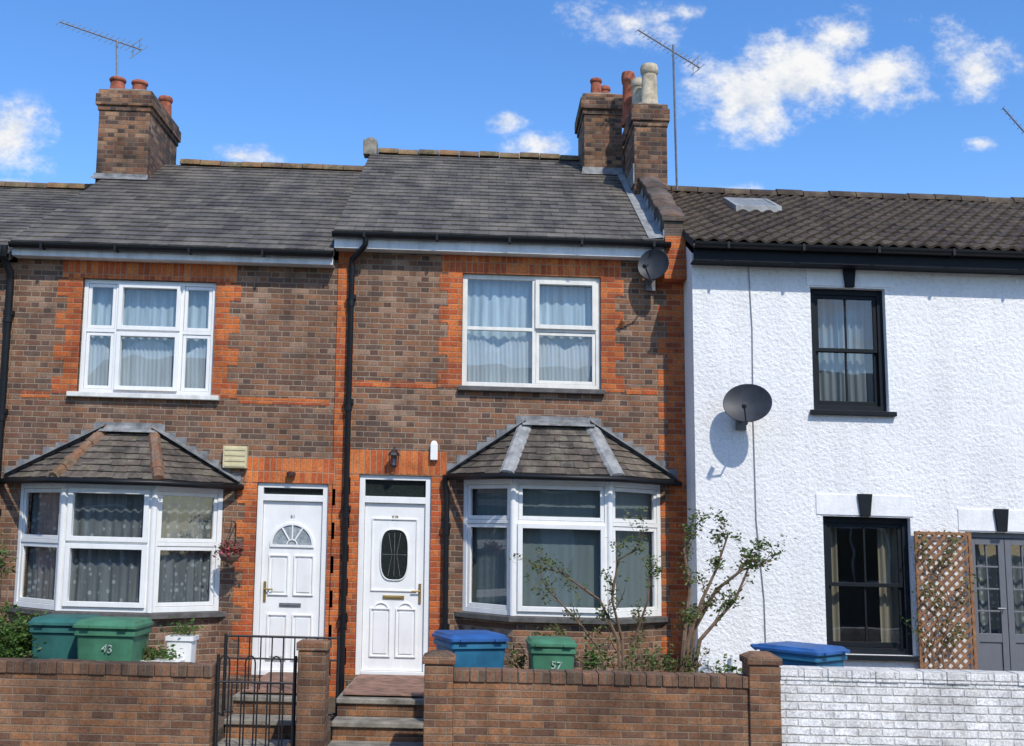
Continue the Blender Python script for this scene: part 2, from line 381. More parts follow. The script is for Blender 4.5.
def window(parent,R,y,cols,tz,curt,frame=UPVC,sill=None,bold=None,fw=.055,sw=.04,label=None,bare=(),cy=.15,silw=.04,swag=False):
    F,G,C=M(),M(),M()
    def xf(p): return Vector((p[0],p[1]+y,p[2]))
    F.xf=G.xf=C.xf=xf
    unit(F,G,C if curt else None,R[0]+.003,R[1]-.003,R[2]+.003,R[3]-.003,cols,tz,bold=bold,fw=fw,sw=sw,bare=bare,cy=cy)
    w=mk('window',F,frame,parent,bevel=.004,label=label)
    mk('pane',G,GLASS,w)
    if curt: mk('curtain',C,curt,w,smooth=True)
    if swag:
        V=M(); V.xf=xf; W=R[1]-R[0]; n=int(W*70); H=R[3]-R[2]
        prev=None
        for q in range(5):
            row=[]
            for k in range(n+1):
                f=k/n; top=.34+.13*abs(math.cos(f*math.pi*2)); zz=R[2]+.02+H*top*q/4
                row.append((R[0]+W*f,.10+.012*math.sin(k*1.7+q*.5),zz))
            i0=V.add(row)
            if prev is not None:
                for k in range(n): V.face((prev+k,prev+k+1,i0+k+1,i0+k))
            prev=i0
        mk('swag_net',V,NETV,w,smooth=True)
    if sill:
        s=M(); s.box(R[0]-silw,R[1]+silw,-.07+(y-.06),y,R[2]-.06,R[2]-.002); mk('sill',s,sill,w,bevel=.006)
    return w
def gutter(m,x0,x1,y,z,r=.06):
    k=8; ring=lambda X:[(X,y+r*math.cos(math.pi+math.pi*j/k),z+r*math.sin(math.pi+math.pi*j/k)) for j in range(k+1)]+[(X,y+r*.8*math.cos(-math.pi*j/k),z+r*.8*math.sin(-math.pi*j/k)) for j in range(k+1)]
    m.loft([ring(x0),ring(x1)])
    x=x0+.4
    while x<x1-.2: m.box(x-.015,x+.015,y-r-.006,y+r+.02,z-r-.008,z+.008); x+=.9
def bay(parent,wx0,wx1,fx0,fx1,yb,zg,zs,zt,ztop,tx0,tx1,tz,curt,label,moss=False):
    F,G,C=M(),M(),M()
    for (a,b,cols,bold) in (((wx0,0),(fx0,yb),[],None),((fx0,yb),(fx1,yb),[],[(0,0)] if not moss else [(0,1),(0,0)]),((fx1,yb),(wx1,0),[],None)):
        xf,L=facet(a,b); F.xf=G.xf=C.xf=xf
        unit(F,G,C,0,L,zs,zt,cols,tz,fw=.062,sw=.045,bold=bold,cy=.12,amp=.018 if moss else .003)
    F.xf=None
    for (px,py) in ((fx0,yb),(fx1,yb)):
        F.lathe(px,py+.012,zs,[(.038,0),(.038,zt-zs)],10)
    w=mk('bay_window',F,UPVC,parent,bevel=.004,label=label)
    mk('pane',G,GLASS,w); mk('curtain',C,curt,w,smooth=True)
    o=.07; oc=o*.6
    p=M(); p.prism([(wx0-o-.03,-.002),(fx0-oc,yb-o),(fx1+oc,yb-o),(wx1+o+.03,-.002)],zs-.07,zs-.004); mk('sill',p,SILL,w,bevel=.008)
    p=M(); p.prism([(wx0,.0),(fx0,yb+.01),(fx1,yb+.01),(wx1,.0)],zg,zs-.074); mk('brick_plinth',p,BROWN,w)
    p=M(); p.prism([(wx0-.02,-.003),(fx0-.01,yb-.02),(fx1+.01,yb-.02),(wx1+.02,-.003)],zt+.002,zt+.05); mk('soffit_board',p,UPVC,w)
    o=.16; ez=zt+.055
    A=Vector((wx0-o*1.3,-.003,ez)); B=Vector((fx0-o*.5,yb-o,ez)); C2=Vector((fx1+o*.5,yb-o,ez)); D=Vector((wx1+o*1.3,-.003,ez))
    T0=Vector((tx0,-.004,ztop)); T1=Vector((tx1,-.004,ztop))
    r=M(); slates(r,A,B,T0,T0,8,.17,.016,gap=.004,jit=.007); slates(r,B,C2,T1,T0,8,.17,.016,gap=.004,jit=.007); slates(r,C2,D,T1,T1,8,.17,.016,gap=.004,jit=.007)
    r.cur=1; r.poly([A,B,T0]); r.poly([B,C2,T1,T0]); r.poly([C2,D,T1]); r.poly([D,C2,B,A])
    mk('bay_roof',r,[BSLATE,UNDER],w)
    def strip(l,a,b,wd,th,lift=.02):
        a=Vector(a);b=Vector(b);nn=6
        for q in range(nn if moss else 1):
            k=nn if moss else 1
            p0=a.lerp(b,q/k); p1=a.lerp(b,(q+.97)/k); jj=random.uniform(-.012,.012) if moss else 0
            d=(b-a).normalized(); s=d.cross(Vector((0,-.5,.85))).normalized()*(wd/2+jj); n=Vector((0,-.5,.85)).normalized()
            sect=lambda P,e:[P-s+n*lift*.3,P-s*.6+n*(lift+th*.7+e),P+n*(lift+th+e),P+s*.6+n*(lift+th*.7+e),P+s+n*lift*.3]
            l.loft([sect(p0,jj*.5),sect(p1,jj*.5)])
    wd,th=(.14,.045) if moss else (.18,.022)
    piece('hip_capping',LEADP if not moss else HIPB,w,lambda l:strip(l,B,T0,wd,th))
    piece('hip_capping',LEADP if not moss else HIPB,w,lambda l:strip(l,C2,T1,wd,th))
    l=M()
    for (E,T,sg) in ((A,T0,-1),(D,T1,1)):
        n=8
        for k in range(n):
            a=E.lerp(T,k/n); b=E.lerp(T,(k+1)/n)
            l.box(min(a.x,b.x)-.003,max(a.x,b.x)+.003,-.010-.0008*k,.0,a.z-.03,b.z+.06+(.02 if k%2 else 0))
        l.poly([E+Vector((0,-.11,.030)),T+Vector((0,-.11,.032)),T+Vector((0,-.005,.07)),E+Vector((0,-.005,.06))])
    l.box(tx0-.10,tx1+.10,-.020,0,ztop-.01,ztop+.09)
    l.poly([(tx0-.05,-.15,ztop-.035),(tx1+.05,-.15,ztop-.035),(tx1+.05,-.02,ztop+.05),(tx0-.05,-.02,ztop+.05)])
    mk('flashing',l,LEAD,w)
    g=M()
    ps=[(wx0-o*1.5,-.04,ez-.035),(fx0-o*.65,yb-o-.04,ez-.035),(fx1+o*.65,yb-o-.04,ez-.035),(wx1+o*1.5,-.04,ez-.035)]
    g.tube(ps,.035,8)
    mk('gutter',g,BLACK,w,smooth=True)
    return w
def pot(parent,x,y,z,h,r,mat):
    m=M(); m.lathe(x,y,z,[(r*1.15,0),(r*1.15,h*.1),(r,.14*h),(r*.88,h*.78),(r*1.0,h*.8),(r*1.08,h*.86),(r*1.08,h*.93),(r*.95,h),(r*.75,h),(r*.7,h*.7)],20)
    mk('chimney_pot',m,mat,parent,smooth='auto')
def stack(parent,x0,x1,y0,y1,z0,z1,label=None,o1=.02,o2=.045):
    m=M(); m.box(x0,x1,y0,y1,z0,z1-.34)
    for k,(o,a,b) in enumerate(((o1,.34,.26),(o2,.26,.075),(o1,.075,0))):
        m.box(x0-o,x1+o,y0-o,y1+o,z1-a,z1-b)
    m.cur=1; m.loft([[(x0+.02,y0+.02,z1),(x1-.02,y0+.02,z1),(x1-.02,y1-.02,z1),(x0+.02,y1-.02,z1)],[(x0+.12,y0+.12,z1+.07),(x1-.12,y0+.12,z1+.07),(x1-.12,y1-.12,z1+.07),(x0+.12,y1-.12,z1+.07)]])
    return mk('chimney',m,[CHIM,CONC],parent,label=label,bevel=.01)
# ================================================================ LEVELS
ZB=-.9
YR=4.0
ze_m=U(500,236,-.25)[1]; zr_m=U(475,157,YR)[1]
ze_l=U(170,246,-.25)[1]; zr_l=U(270,168,YR)[1]
ze_n=ze_l-.16; zr_n=U(35,188,YR)[1]
YW=-.6
ze_w=U(860,246,YW-.28)[1]; zr_w=U(855,199,3.4)[1]
xpl=U(333,450)[0]          # party line left/middle houses
xpn=U(8,400)[0]            # party line neighbour / left house
xmr=U(688,450)[0]          # right end middle house
# ================================================================ MIDDLE HOUSE
H2=empty('brick_house',(xpl+xmr)/2,0,0,"narrow brown and red brick terraced house with bay window","house","terraced houses along the street")
rw2=UR(462,275,601,388); rd2=UR(357,475,430,676)
bz_s=U(560,617,-.6)[1]; bz_t=U(560,480,-.6)[1]; bz_top=U(560,424,0)[1]
b0=U(463,550)[0]; b1=U(661,550)[0]; bf0=U(513,550,-.6)[0]; bf1=U(610,550,-.6)[0]
wt2=ze_m-.05
m=M(); wall_panel(m,xpl+.003,xmr,ZB,wt2,0,[rw2,rd2,(b0+.12,b1-.12,bz_s,bz_t)])
body(m,xpl+.003,xmr,0,2*YR,ZB,wt2,YR,zr_m-.05)
W2=mk('wall',m,BROWN,H2)
def Q(parent,*a,**k): piece('brick_dressing',RED,parent,lambda d:quoin(d,*a,**k))
def BX(name,mat,parent,*a): piece(name,mat,parent,lambda d:d.box(*a))
Q(W2,rw2[0],-1,rw2[2]-.02,rw2[3],.18,.29); Q(W2,rw2[1],1,rw2[2]-.02,rw2[3],.18,.29)
zb0=rw2[2]-.02
BX('brick_band',RED,W2,xpl+.24,rw2[0]-.31,-.004,.02,zb0-.02,zb0+.055); BX('brick_band',RED,W2,rw2[1]+.31,xmr-.37,-.004,.02,zb0-.02,zb0+.055)
Q(W2,xpl+.005,1,ZB+.6,wt2-.03,.12,.22); Q(W2,xmr-.002,-1,ZB,wt2-.03,.24,.36)
Q(W2,rd2[0],-1,rd2[2],rd2[3],.14,.20); Q(W2,rd2[1],1,rd2[2],rd2[3],.14,.20)
BX('brick_lintel',REDS,W2,rw2[0]-.26,rw2[1]+.26,-.006,.02,rw2[3]+.001,rw2[3]+.28); BX('brick_lintel',REDS,W2,rd2[0]-.20,rd2[1]+.20,-.006,.02,rd2[3]+.001,rd2[3]+.30)
tz=U(530,329)[1]
window(H2,rw2,.05,[.52],tz,NETL,frame=OFFW,sill=SILL,bold=[(1,1)],fw=.06,bare=[(0,0),(0,1)],swag=True,label="off-white timber window with one top-hung opening light")
bay(H2,b0,b1,bf0,bf1,-.6,ZB,bz_s,bz_t,bz_top,bf0+.17,bf1-.17,U(560,523,-.6)[1],NETM,"white canted bay window with slate and lead roof")
def roof(parent,x0,x1,ye,ze,yr,zr,mat,rows,wid,prof=None,lift=.016,label=None):
    m=M(); slates(m,(x0,ye,ze),(x1,ye,ze),(x1,yr,zr),(x0,yr,zr),rows,wid,lift,prof,jit=.006 if not prof else .004)
    m.cur=1
    yb=2*yr-ye
    m.poly([(x0,ye,ze-.003),(x1,ye,ze-.003),(x1,yr,zr-.003),(x0,yr,zr-.003)]); m.poly([(x0,yr,zr-.003),(x1,yr,zr-.003),(x1,yb,ze),(x0,yb,ze)])
    m.poly([(x0,ye,ze-.003),(x0,yr,zr-.003),(x0,yr,zr-.09),(x0,ye,ze-.09)]); m.poly([(x1,ye,ze-.003),(x1,yr,zr-.003),(x1,yr,zr-.09),(x1,ye,ze-.09)])
    return mk('roof',m,[mat,UNDER],parent,label=label)
xru=U(661,240)[0]
R2=roof(H2,xpl-.03,xru,-.25,ze_m,YR,zr_m,SLATE,23,.24)
m=M(); ridge(m,xpl+.1,xru-.35,YR,zr_m+.02); mk('ridge_tiles',m,RIDGE,R2)
f=M(); f.box(xpl-.03,xru+.05,-.19,-.165,ze_m-.20,ze_m-.05); f.box(xpl-.03,xru+.05,-.165,-.002,ze_m-.20,ze_m-.185); mk('fascia',f,FASC,R2,bevel=.003)
g=M(); gutter(g,xpl-.05,xru+.08,-.255,ze_m-.02,.06); mk('gutter',g,BLACK,R2)
x,z=U(370,150,YR); m=M(); m.box(x-.10,x+.12,YR-.12,YR+.12,zr_m-.05,zr_m+.20); m.lathe(x+.01,YR,zr_m+.20,[(.09,0),(.07,.05),(.03,.07)],10); mk('ridge_end_block',m,CONC,R2,bevel=.01)
slope=(zr_m-ze_m)/(YR+.25)
def rz(y): return ze_m+slope*(y+.25)
px0,px1=xru+.012,xmr-.03
m=M(); up=.26
pr=[(-.20,wt2-.3),(-.20,rz(-.20)+up),(YR,rz(YR)+up),(YR,wt2-.3)]
m.loft([[(px0,a,b) for a,b in pr],[(px1-.02,a,b) for a,b in pr]])
m.cur=1; m.box(px0-.01,px1+.01,-.235,-.001,wt2-.42,wt2-.14); m.box(px0+.005,px1-.0,-.218,-.003,wt2-.138,wt2+.13)
PW=mk('parapet_wall',m,[PARB,RED],H2)
m=M()
y=-.23; k=0
while y<YR-.1:
    y2=y+.215; j=random.uniform(-.01,.01)
    xa_,xb_=px0-.035+j,px1-.0+j
    m.loft([[(xa_,y,rz(y)+up),(xb_,y,rz(y)+up),(xb_,y,rz(y)+up+.06+j),((xa_+xb_)/2,y,rz(y)+up+.10+j),(xa_,y,rz(y)+up+.06+j)],[(xa_,y2,rz(y2)+up),(xb_,y2,rz(y2)+up),(xb_,y2,rz(y2)+up+.06+j),((xa_+xb_)/2,y2,rz(y2)+up+.10+j),(xa_,y2,rz(y2)+up+.06+j)]]); y+=.225
mk('coping',m,PARB,PW,bevel=.008)
m=M()
m.poly([(px0-.20,-.25,rz(-.25)+.028),(px0-.012,-.25,rz(-.25)+.05),(px0-.012,YR,rz(YR)+.05),(px0-.20,YR,rz(YR)+.028)])
for k in range(16):
    y=-.2+k*.26; m.box(px0-.012,px0-.002,y,y+.26,rz(y)+.02,rz(y)+.14+(.05 if k%2 else .0))
mk('flashing',m,LEADP,PW)
xa,_=U(584,120,3.1); xb,_=U(622,120,3.1); za=U(602,94,3.1)[1]
A=stack(H2,xa,xb,3.1,4.2,rz(3.0)-.3,za,"dark brick chimney stack with clay pots",.02,.055)
pot(A,U(596,85,3.3)[0],3.3,za+.02,.30,.09,TERRA); pot(A,U(604,85,3.9)[0],3.75,za+.02,.36,.085,TERRA)
xc,_=U(634,130,1.8); xd,_=U(667,130,1.8); zc=U(650,104,1.8)[1]
B=stack(H2,xc,xd,1.8,2.9,rz(1.6)-.2,zc,"brick chimney stack with tall cream pots",.015,.04)
pot(B,U(627,80,2.75)[0]+.02,2.75,zc,.86,.10,TERRA)
pot(B,U(649,80,2.05)[0],2.02,zc,.68,.125,CREAM); pot(B,U(637,80,2.45)[0]+.02,2.42,zc,.62,.11,CREAM)
piece('flashing',LEAD,B,lambda m:m.box(xc-.02,xc-.002,1.78,2.92,rz(1.8)+.2,rz(1.8)+.5))
piece('flashing',LEAD,A,lambda m:m.poly([(xa-.05,3.0,rz(3.0)+.03),(xb,3.0,rz(3.0)+.03),(xb,3.09,rz(3.09)+.12),(xa-.02,3.09,rz(3.09)+.12)]))
def pipe(parent,pts,r=.036,mat=BLACK,name='drainpipe'):
    m=M(); m.tube(pts,r,10)
    a=Vector(pts[-2]);b=Vector(pts[-1])
    n=max(1,int(abs(a.z-b.z)/1.1))
    for k in range(n):
        z=a.z+(b.z-a.z)*(k+.3)/n; m.box(a.x-.055,a.x+.055,a.y-.02,-.001,z-.03,z+.03); m.lathe(a.x,a.y,z-.12,[(r*1.25,0),(r*1.25,.07)],10)
    return mk(name,m,mat,parent,smooth='auto')
xp=U(348,450)[0]; xg=U(366,236,-.2)[0]
pipe(H2,[(xg,-.25,ze_m-.06),(xg,-.25,ze_m-.16),(xg-.03,-.22,ze_m-.2),(xp,-.09,ze_m-.32),(xp,-.07,ze_m-.4),(xp,-.07,-.25)])
xq=U(446,560)[0]
pipe(H2,[(b0-.22,-.10,bz_t+.02),(b0-.23,-.07,bz_t-.06),(xq,-.07,bz_t-.2),(xq,-.07,-.25)])
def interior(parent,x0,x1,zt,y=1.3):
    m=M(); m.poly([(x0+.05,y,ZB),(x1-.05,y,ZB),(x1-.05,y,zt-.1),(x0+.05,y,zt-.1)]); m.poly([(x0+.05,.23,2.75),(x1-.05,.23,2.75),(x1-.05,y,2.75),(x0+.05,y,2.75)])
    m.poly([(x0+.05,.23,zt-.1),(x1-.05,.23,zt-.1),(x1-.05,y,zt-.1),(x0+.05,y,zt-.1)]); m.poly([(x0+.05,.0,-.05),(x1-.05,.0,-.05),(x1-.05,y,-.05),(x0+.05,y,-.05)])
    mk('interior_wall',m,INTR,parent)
interior(H2,xpl,xmr,wt2)
def text_mesh(txt,size,ext=.002):
    cu=bpy.data.curves.new('t','FONT'); cu.body=txt; cu.size=size; cu.align_x='CENTER'; cu.align_y='CENTER'; cu.extrude=ext
    o=bpy.data.objects.new('t',cu); link(o); dg=bpy.context.evaluated_depsgraph_get(); me=bpy.data.meshes.new_from_object(o.evaluated_get(dg))
    bpy.data.objects.remove(o); return me
def put_text(name,txt,size,mat,parent,p,rot):
    me=text_mesh(txt,size); me.materials.clear(); me.materials.append(mat)
    o=bpy.data.objects.new(name,me); link(o); o.parent=parent
    o.location=Vector((p[0],p[1],p[2]-S*p[0]))-WL[parent]; o.rotation_euler=rot
def ring_xz(m,cx,cz,rx,rz_,w,y0,y1,n=32,a0=0,a1=2*math.pi):
    rings=[]
    for k in range(n+1):
        a=a0+(a1-a0)*k/n; c,s=math.cos(a),math.sin(a)
        rings.append([(cx+rx*c,y1,cz+rz_*s),(cx+rx*c,y0,cz+rz_*s),(cx+(rx+w)*c,y0,cz+(rz_+w)*s),(cx+(rx+w)*c,y1,cz+(rz_+w)*s)])
    m.loft(rings)
def disc_xz(m,cx,cz,rx,rz_,y,n=32,a0=0,a1=2*math.pi):
    m.poly([(cx+rx*math.cos(a0+(a1-a0)*k/n),y,cz+rz_*math.sin(a0+(a1-a0)*k/n)) for k in range(n+(0 if abs(a1-a0-2*math.pi)<1e-4 else 1))])
def sup(m_,cx,cz,rx,rz_,y,n=40,ring=None):
    P=[]
    for k in range(n):
        a=2*math.pi*k/n; c,s=math.cos(a),math.sin(a); e=.62
        P.append((math.copysign(abs(c)**e,c),math.copysign(abs(s)**e,s)))
    if ring is None: m_.poly([(cx+rx*a,y,cz+rz_*b) for a,b in P])
    else:
        w,y0,y1=ring; P.append(P[0])
        m_.loft([[(cx+rx*a,y1,cz+rz_*b),(cx+rx*a,y0,cz+rz_*b),(cx+(rx+w)*a,y0,cz+(rz_+w)*b),(cx+(rx+w)*a,y1,cz+(rz_+w)*b)] for a,b in P])
def door(parent,R,fz,kind,label):
    x0,x1,z0,z1=R; F=M(); fw=.07
    F.box(x0+.002,x0+fw,.03,.13,z0,z1-.002); F.box(x1-fw,x1-.002,.03,.13,z0,z1-.002)
    F.box(x0+fw,x1-fw,.03,.13,z1-.06,z1-.002); F.box(x0+fw,x1-fw,.03,.13,fz-.05,fz+.03); F.box(x0+fw,x1-fw,.02,.14,z0,z0+.05)
    D=mk('door',F,UPVC,parent,bevel=.004,label=label)
    G=M(); G.poly([(x0+fw,.08,fz+.03),(x1-fw,.08,fz+.03),(x1-fw,.08,z1-.06),(x0+fw,.08,z1-.06)]); mk('fanlight',G,DGLASS,D)
    a,b,c,d=x0+fw+.003,x1-fw-.003,z0+.053,fz-.053
    L=M(); L.box(a,b,.07,.11,c,d); w=b-a; cx=(a+b)/2
    def panel(p,q,r,s,top=None):
        L.rectframe(p,q,r,s,.050,.071,.018); L.box(p+.042,q-.042,.056,.0705,r+.042,s-.042)
    hh=d-c
    oz=c+.69*hh
    if kind=='oval':
        L.rectframe(a+.12*w,b-.12*w,c+.47*hh,d-.09*hh,.054,.071,.018)
        sup(L,cx,oz,w*.22,hh*.15,0,ring=(.012,.052,.071))
        panel(a+.12*w,cx-.03,c+.08*hh,c+.37*hh); panel(cx+.03,b-.12*w,c+.08*hh,c+.37*hh)
        ring_xz(L,cx-.20*w,c+.372*hh,.07,.05,.014,.054,.071,12,0,math.pi); ring_xz(L,cx+.20*w,c+.372*hh,.07,.05,.014,.054,.071,12,0,math.pi)
    else:
        ring_xz(L,cx,c+.74*hh,w*.33,w*.33,.03,.05,.071,24,0,math.pi)
        L.box(cx-w*.37,cx+w*.37,.05,.071,c+.725*hh,c+.74*hh)
        for t in (-.5,0,.5):
            an=math.pi/2+t*1.1
            L.tube([(cx+.07*math.cos(an),.06,c+.74*hh+.07*math.sin(an)),(cx+w*.33*math.cos(an),.06,c+.74*hh+w*.33*math.sin(an))],.012,6)
        ring_xz(L,cx,c+.74*hh,.055,.055,.014,.052,.071,16,0,math.pi)
        for (r0,r1) in ((.06,.33),(.44,.68)):
            panel(a+.12*w,cx-.03,c+r0*hh,c+r1*hh); panel(cx+.03,b-.12*w,c+r0*hh,c+r1*hh)
    mk('leaf_panel',L,UPVC,D,bevel=.003)
    g=M()
    if kind=='oval': sup(g,cx,oz,w*.22,hh*.15,.066)
    else: disc_xz(g,cx,c+.741*hh,w*.33,w*.33,.066,24,0,math.pi)
    mk('door_glass',g,DGLASS if kind=='oval' else FANG,D)
    if kind=='oval':
        k=M()
        for t in (-1,0,1): k.tube([(cx+t*w*.10,.064,oz-hh*.13),(cx+t*w*.04,.064,oz),(cx+t*w*.10,.064,oz+hh*.13)],.003,4)
        k.tube([(cx-w*.2,.0645,oz),(cx+w*.2,.0645,oz)],.003,4); mk('glass_leading',k,LEAD,D)
    h=M(); lm=BRASS if kind=='oval' else METAL
    zl=c+(.435 if kind=='oval' else .385)*hh
    h.box(cx-.13,cx+.13,.055,.071,zl-.022,zl+.022); h.box(cx-.10,cx+.10,.05,.056,zl-.010,zl+.010); mk('letterbox',h,lm,D,bevel=.003)
    h=M(); hx=(b-.05) if kind=='oval' else (a+.05); h.box(hx-.015,hx+.015,.055,.071,c+.40*hh,c+.52*hh); h.tube([(hx,.06,c+.475*hh),(hx,.03,c+.475*hh),(hx+(-.1 if kind=='oval' else .1),.03,c+.475*hh)],.009,8); mk('handle',h,BRASS,D)
    put_text('door_number','59' if kind=='oval' else '61',.085 if kind=='oval' else .06,BRASS if kind=='oval' else METAL,D,(cx,.066,c+.91*hh),(math.radians(90),0,0))
    return D
door(H2,rd2,U(393,499)[1],'oval',"white door with rounded dark leaded glass pane")
# ================================================================ LEFT HOUSE
H1=empty('brick_house',(xpn+xpl)/2,0,0,"brown brick terraced house with red brick window surrounds","house","terraced houses along the street")
rw1=UR(80,280,214,394); rd1=UR(254,483,326,676)
c_s=U(110,612,-.6)[1]; c_t=U(110,484,-.6)[1]; c_top=U(130,430,0)[1]
a0=U(17,550)[0]; a1=U(221,550)[0]; af0=U(61,550,-.6)[0]; af1=U(152,550,-.6)[0]
wt1=ze_l-.05
m=M(); wall_panel(m,xpn+.003,xpl-.002,ZB,wt1,0,[rw1,rd1,(a0+.12,a1-.12,c_s,c_t)])
body(m,xpn+.003,xpl-.002,0,2*YR,ZB,wt1,YR,zr_l-.05); W1=mk('wall',m,BROWN,H1)
Q(W1,rw1[0],-1,rw1[2]-.02,rw1[3],.18,.31); Q(W1,rw1[1],1,rw1[2]-.02,rw1[3],.18,.31)
BX('brick_band',RED,W1,xpn+.15,rw1[0]-.33,-.004,.02,rw1[2]-.08,rw1[2]-.005); BX('brick_band',RED,W1,rw1[1]+.33,xpl-.06,-.004,.02,rw1[2]-.08,rw1[2]-.005)
Q(W1,rd1[0],-1,rd1[2],rd1[3],.14,.24); Q(W1,rd1[1],1,rd1[2],rd1[3],.055,.085)
BX('brick_lintel',REDS,W1,rw1[0]-.26,rw1[1]+.26,-.006,.02,rw1[3]+.001,rw1[3]+.28); BX('brick_lintel',REDS,W1,rd1[0]-.16,rd1[1]+.08,-.006,.02,rd1[3]+.001,rd1[3]+.30)
window(H1,rw1,.05,[.24,.76],U(147,331)[1],NETL,sill=WSILL,bold=[(1,0),(1,1)],fw=.05,silw=.10,swag=True)
bay(H1,a0,a1,af0,af1,-.6,ZB,c_s,c_t,c_top,af0+.25,af1-.22,U(110,543,-.6)[1],NETG,"white canted bay window with mossy slate roof",moss=True)
R1=roof(H1,xpn,xpl-.035,-.25,ze_l,YR,zr_l,SLATE,23,.24)
m=M(); ridge(m,xpn+.9,xpl-.05,YR,zr_l+.02); mk('ridge_tiles',m,RIDGE,R1)
f=M(); f.box(xpn,xpl-.04,-.19,-.165,ze_l-.16,ze_l-.05); f.box(xpn,xpl-.04,-.165,-.002,ze_l-.16,ze_l-.145); mk('fascia',f,FASC,R1,bevel=.003)
g=M(); gutter(g,xpn,xpl-.045,-.255,ze_l-.02,.062); mk('gutter',g,BLACK,R1)
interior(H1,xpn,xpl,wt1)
xp=U(9,300)[0]
pipe(H1,[(xp,-.25,ze_l-.06),(xp,-.25,ze_l-.2),(xp+.03,-.09,ze_l-.36),(xp+.03,-.07,ze_l-.5),(xp+.03,-.07,-.25)],.045)
door(H1,rd1,U(292,497)[1],'fan',"white door with arched fan glazing")
yc=3.0
xa,_=U(98,130,yc); xb,_=U(149,130,yc); zt=U(123,90,yc)[1]
slope1=(zr_l-ze_l)/(YR+.25)
C1=stack(H1,xa,xb,yc,yc+1.6,ze_l+slope1*(yc)-.3,zt,"dark brick chimney stack with terracotta pots",.02,.05)
pot(C1,U(118,80,yc+.3)[0],yc+.3,zt,.30,.12,TERRA); pot(C1,U(139,80,yc+.35)[0],yc+.4,zt,.30,.12,TERRA); pot(C1,U(166,110,yc+1.4)[0],yc+1.35,zt,.42,.11,TERRA)
m=M(); z=ze_l+slope1*(yc+.25)
m.box(xa-.02,xb+.02,yc-.02,yc-.004,z-.02,z+.07); m.poly([(xa-.05,yc-.15,ze_l+slope1*(yc+.10)+.03),(xb+.05,yc-.15,ze_l+slope1*(yc+.10)+.03),(xb+.02,yc-.02,z+.03),(xa-.02,yc-.02,z+.03)])
mk('flashing',m,LEAD,C1)
# ================================================================ NEIGHBOUR
HN=empty('brick_house',xpn-2.2,0,0,"brick terraced house with lower slate roof and black drainpipe","house","terraced houses along the street")
m=M(); nw=(xpn-3.6,xpn-1.9,3.2,4.7)
wall_panel(m,xpn-4.5,xpn-.002,ZB,ze_n-.05,0,[nw]); body(m,xpn-4.5,xpn-.002,0,2*YR,ZB,ze_n-.05,YR,zr_n-.05); mk('wall',m,BROWN,HN)
window(HN,nw,.05,[.24,.76],3.95,NETL,sill=WSILL)
RN=roof(HN,xpn-4.5,xpn-.005,-.25,ze_n,YR,zr_n,SLATE,23,.24); m=M(); ridge(m,xpn-4.5,xpn-.1,YR,zr_n+.02); mk('ridge_tiles',m,RIDGE,RN)
g=M(); gutter(g,xpn-4.5,xpn-.01,-.255,ze_n-.02); mk('gutter',g,BLACK,RN)
interior(HN,xpn-4.5,xpn,ze_n)
# ================================================================ WHITE HOUSE
xw0=U(695,450,YW)[0]; xw1=xw0+8.0
H3=empty('white_house',xw0+3,YW,0,"white roughcast house with black sash windows","house","terraced houses along the street")
rwu=UR(812,288,887,411,YW); rwl=UR(825,517,913,655,YW); rdr=UR(969,533,1052,692,YW)
wt3=ze_w-.08
m=M(); wall_panel(m,xw0,xw1,ZB,wt3,YW,[rwu,rwl,rdr]); body(m,xw0,xw1,YW,2*3.4-YW,ZB,wt3,3.4,zr_w-.06); W3=mk('wall',m,STUC,H3)
tile_prof=[0,.016,.029,.031,.016,.0,-.004,0]
R3=roof(H3,xw0-.03,xw1,YW-.28,ze_w,3.4,zr_w,TILE,15,.18,tile_prof,.032)
m=M(); ridge(m,xw0,xw1,3.4,zr_w+.03,.12,.42); mk('ridge_tiles',m,TILE,R3)
f=M(); f.box(xw0-.02,xw1,YW-.25,YW-.215,ze_w-.23,ze_w-.04); f.box(xw0-.02,xw1,YW-.215,YW-.002,ze_w-.23,ze_w-.21); mk('fascia',f,DARK,R3,bevel=.004)
g=M(); gutter(g,xw0-.03,xw1,YW-.32,ze_w-.03,.065); mk('gutter',g,BLACK,R3)
def wroof(y): return ze_w+(zr_w-ze_w)*(y-YW+.28)/(3.4-YW+.28)
y1,y2=1.5,2.3; sx0=U(736,211,y1)[0]; sx1=U(782,211,y1)[0]
m=M()
def sl(p): return Vector((p[0],p[1],wroof(p[1])+p[2]))
m.xf=sl
for (a,b,c,d) in ((sx0,sx1,y1,y1+.07),(sx0,sx1,y2-.07,y2),(sx0,sx0+.06,y1+.07,y2-.07),(sx1-.06,sx1,y1+.07,y2-.07)): m.box(a,b,c,d,.02,.11)
SK=mk('skylight',m,LEADP,R3); m=M(); m.xf=sl; m.poly([(sx0+.06,y1+.07,.10),(sx1-.06,y1+.07,.10),(sx1-.06,y2-.07,.10),(sx0+.06,y2-.07,.10)]); mk('pane',m,SKYL,SK)
m=M(); m.poly([(xw0+.05,1.3,ZB),(xw1-.05,1.3,ZB),(xw1-.05,1.3,wt3),(xw0+.05,1.3,wt3)]); m.poly([(xw0+.05,YW+.23,2.6),(xw1-.05,YW+.23,2.6),(xw1-.05,1.3,2.6),(xw0+.05,1.3,2.6)]); m.poly([(xw0+.05,YW+.23,-.05),(xw1-.05,YW+.23,-.05),(xw1-.05,1.3,-.05),(xw0+.05,1.3,-.05)]); mk('interior_wall',m,INTR,H3)
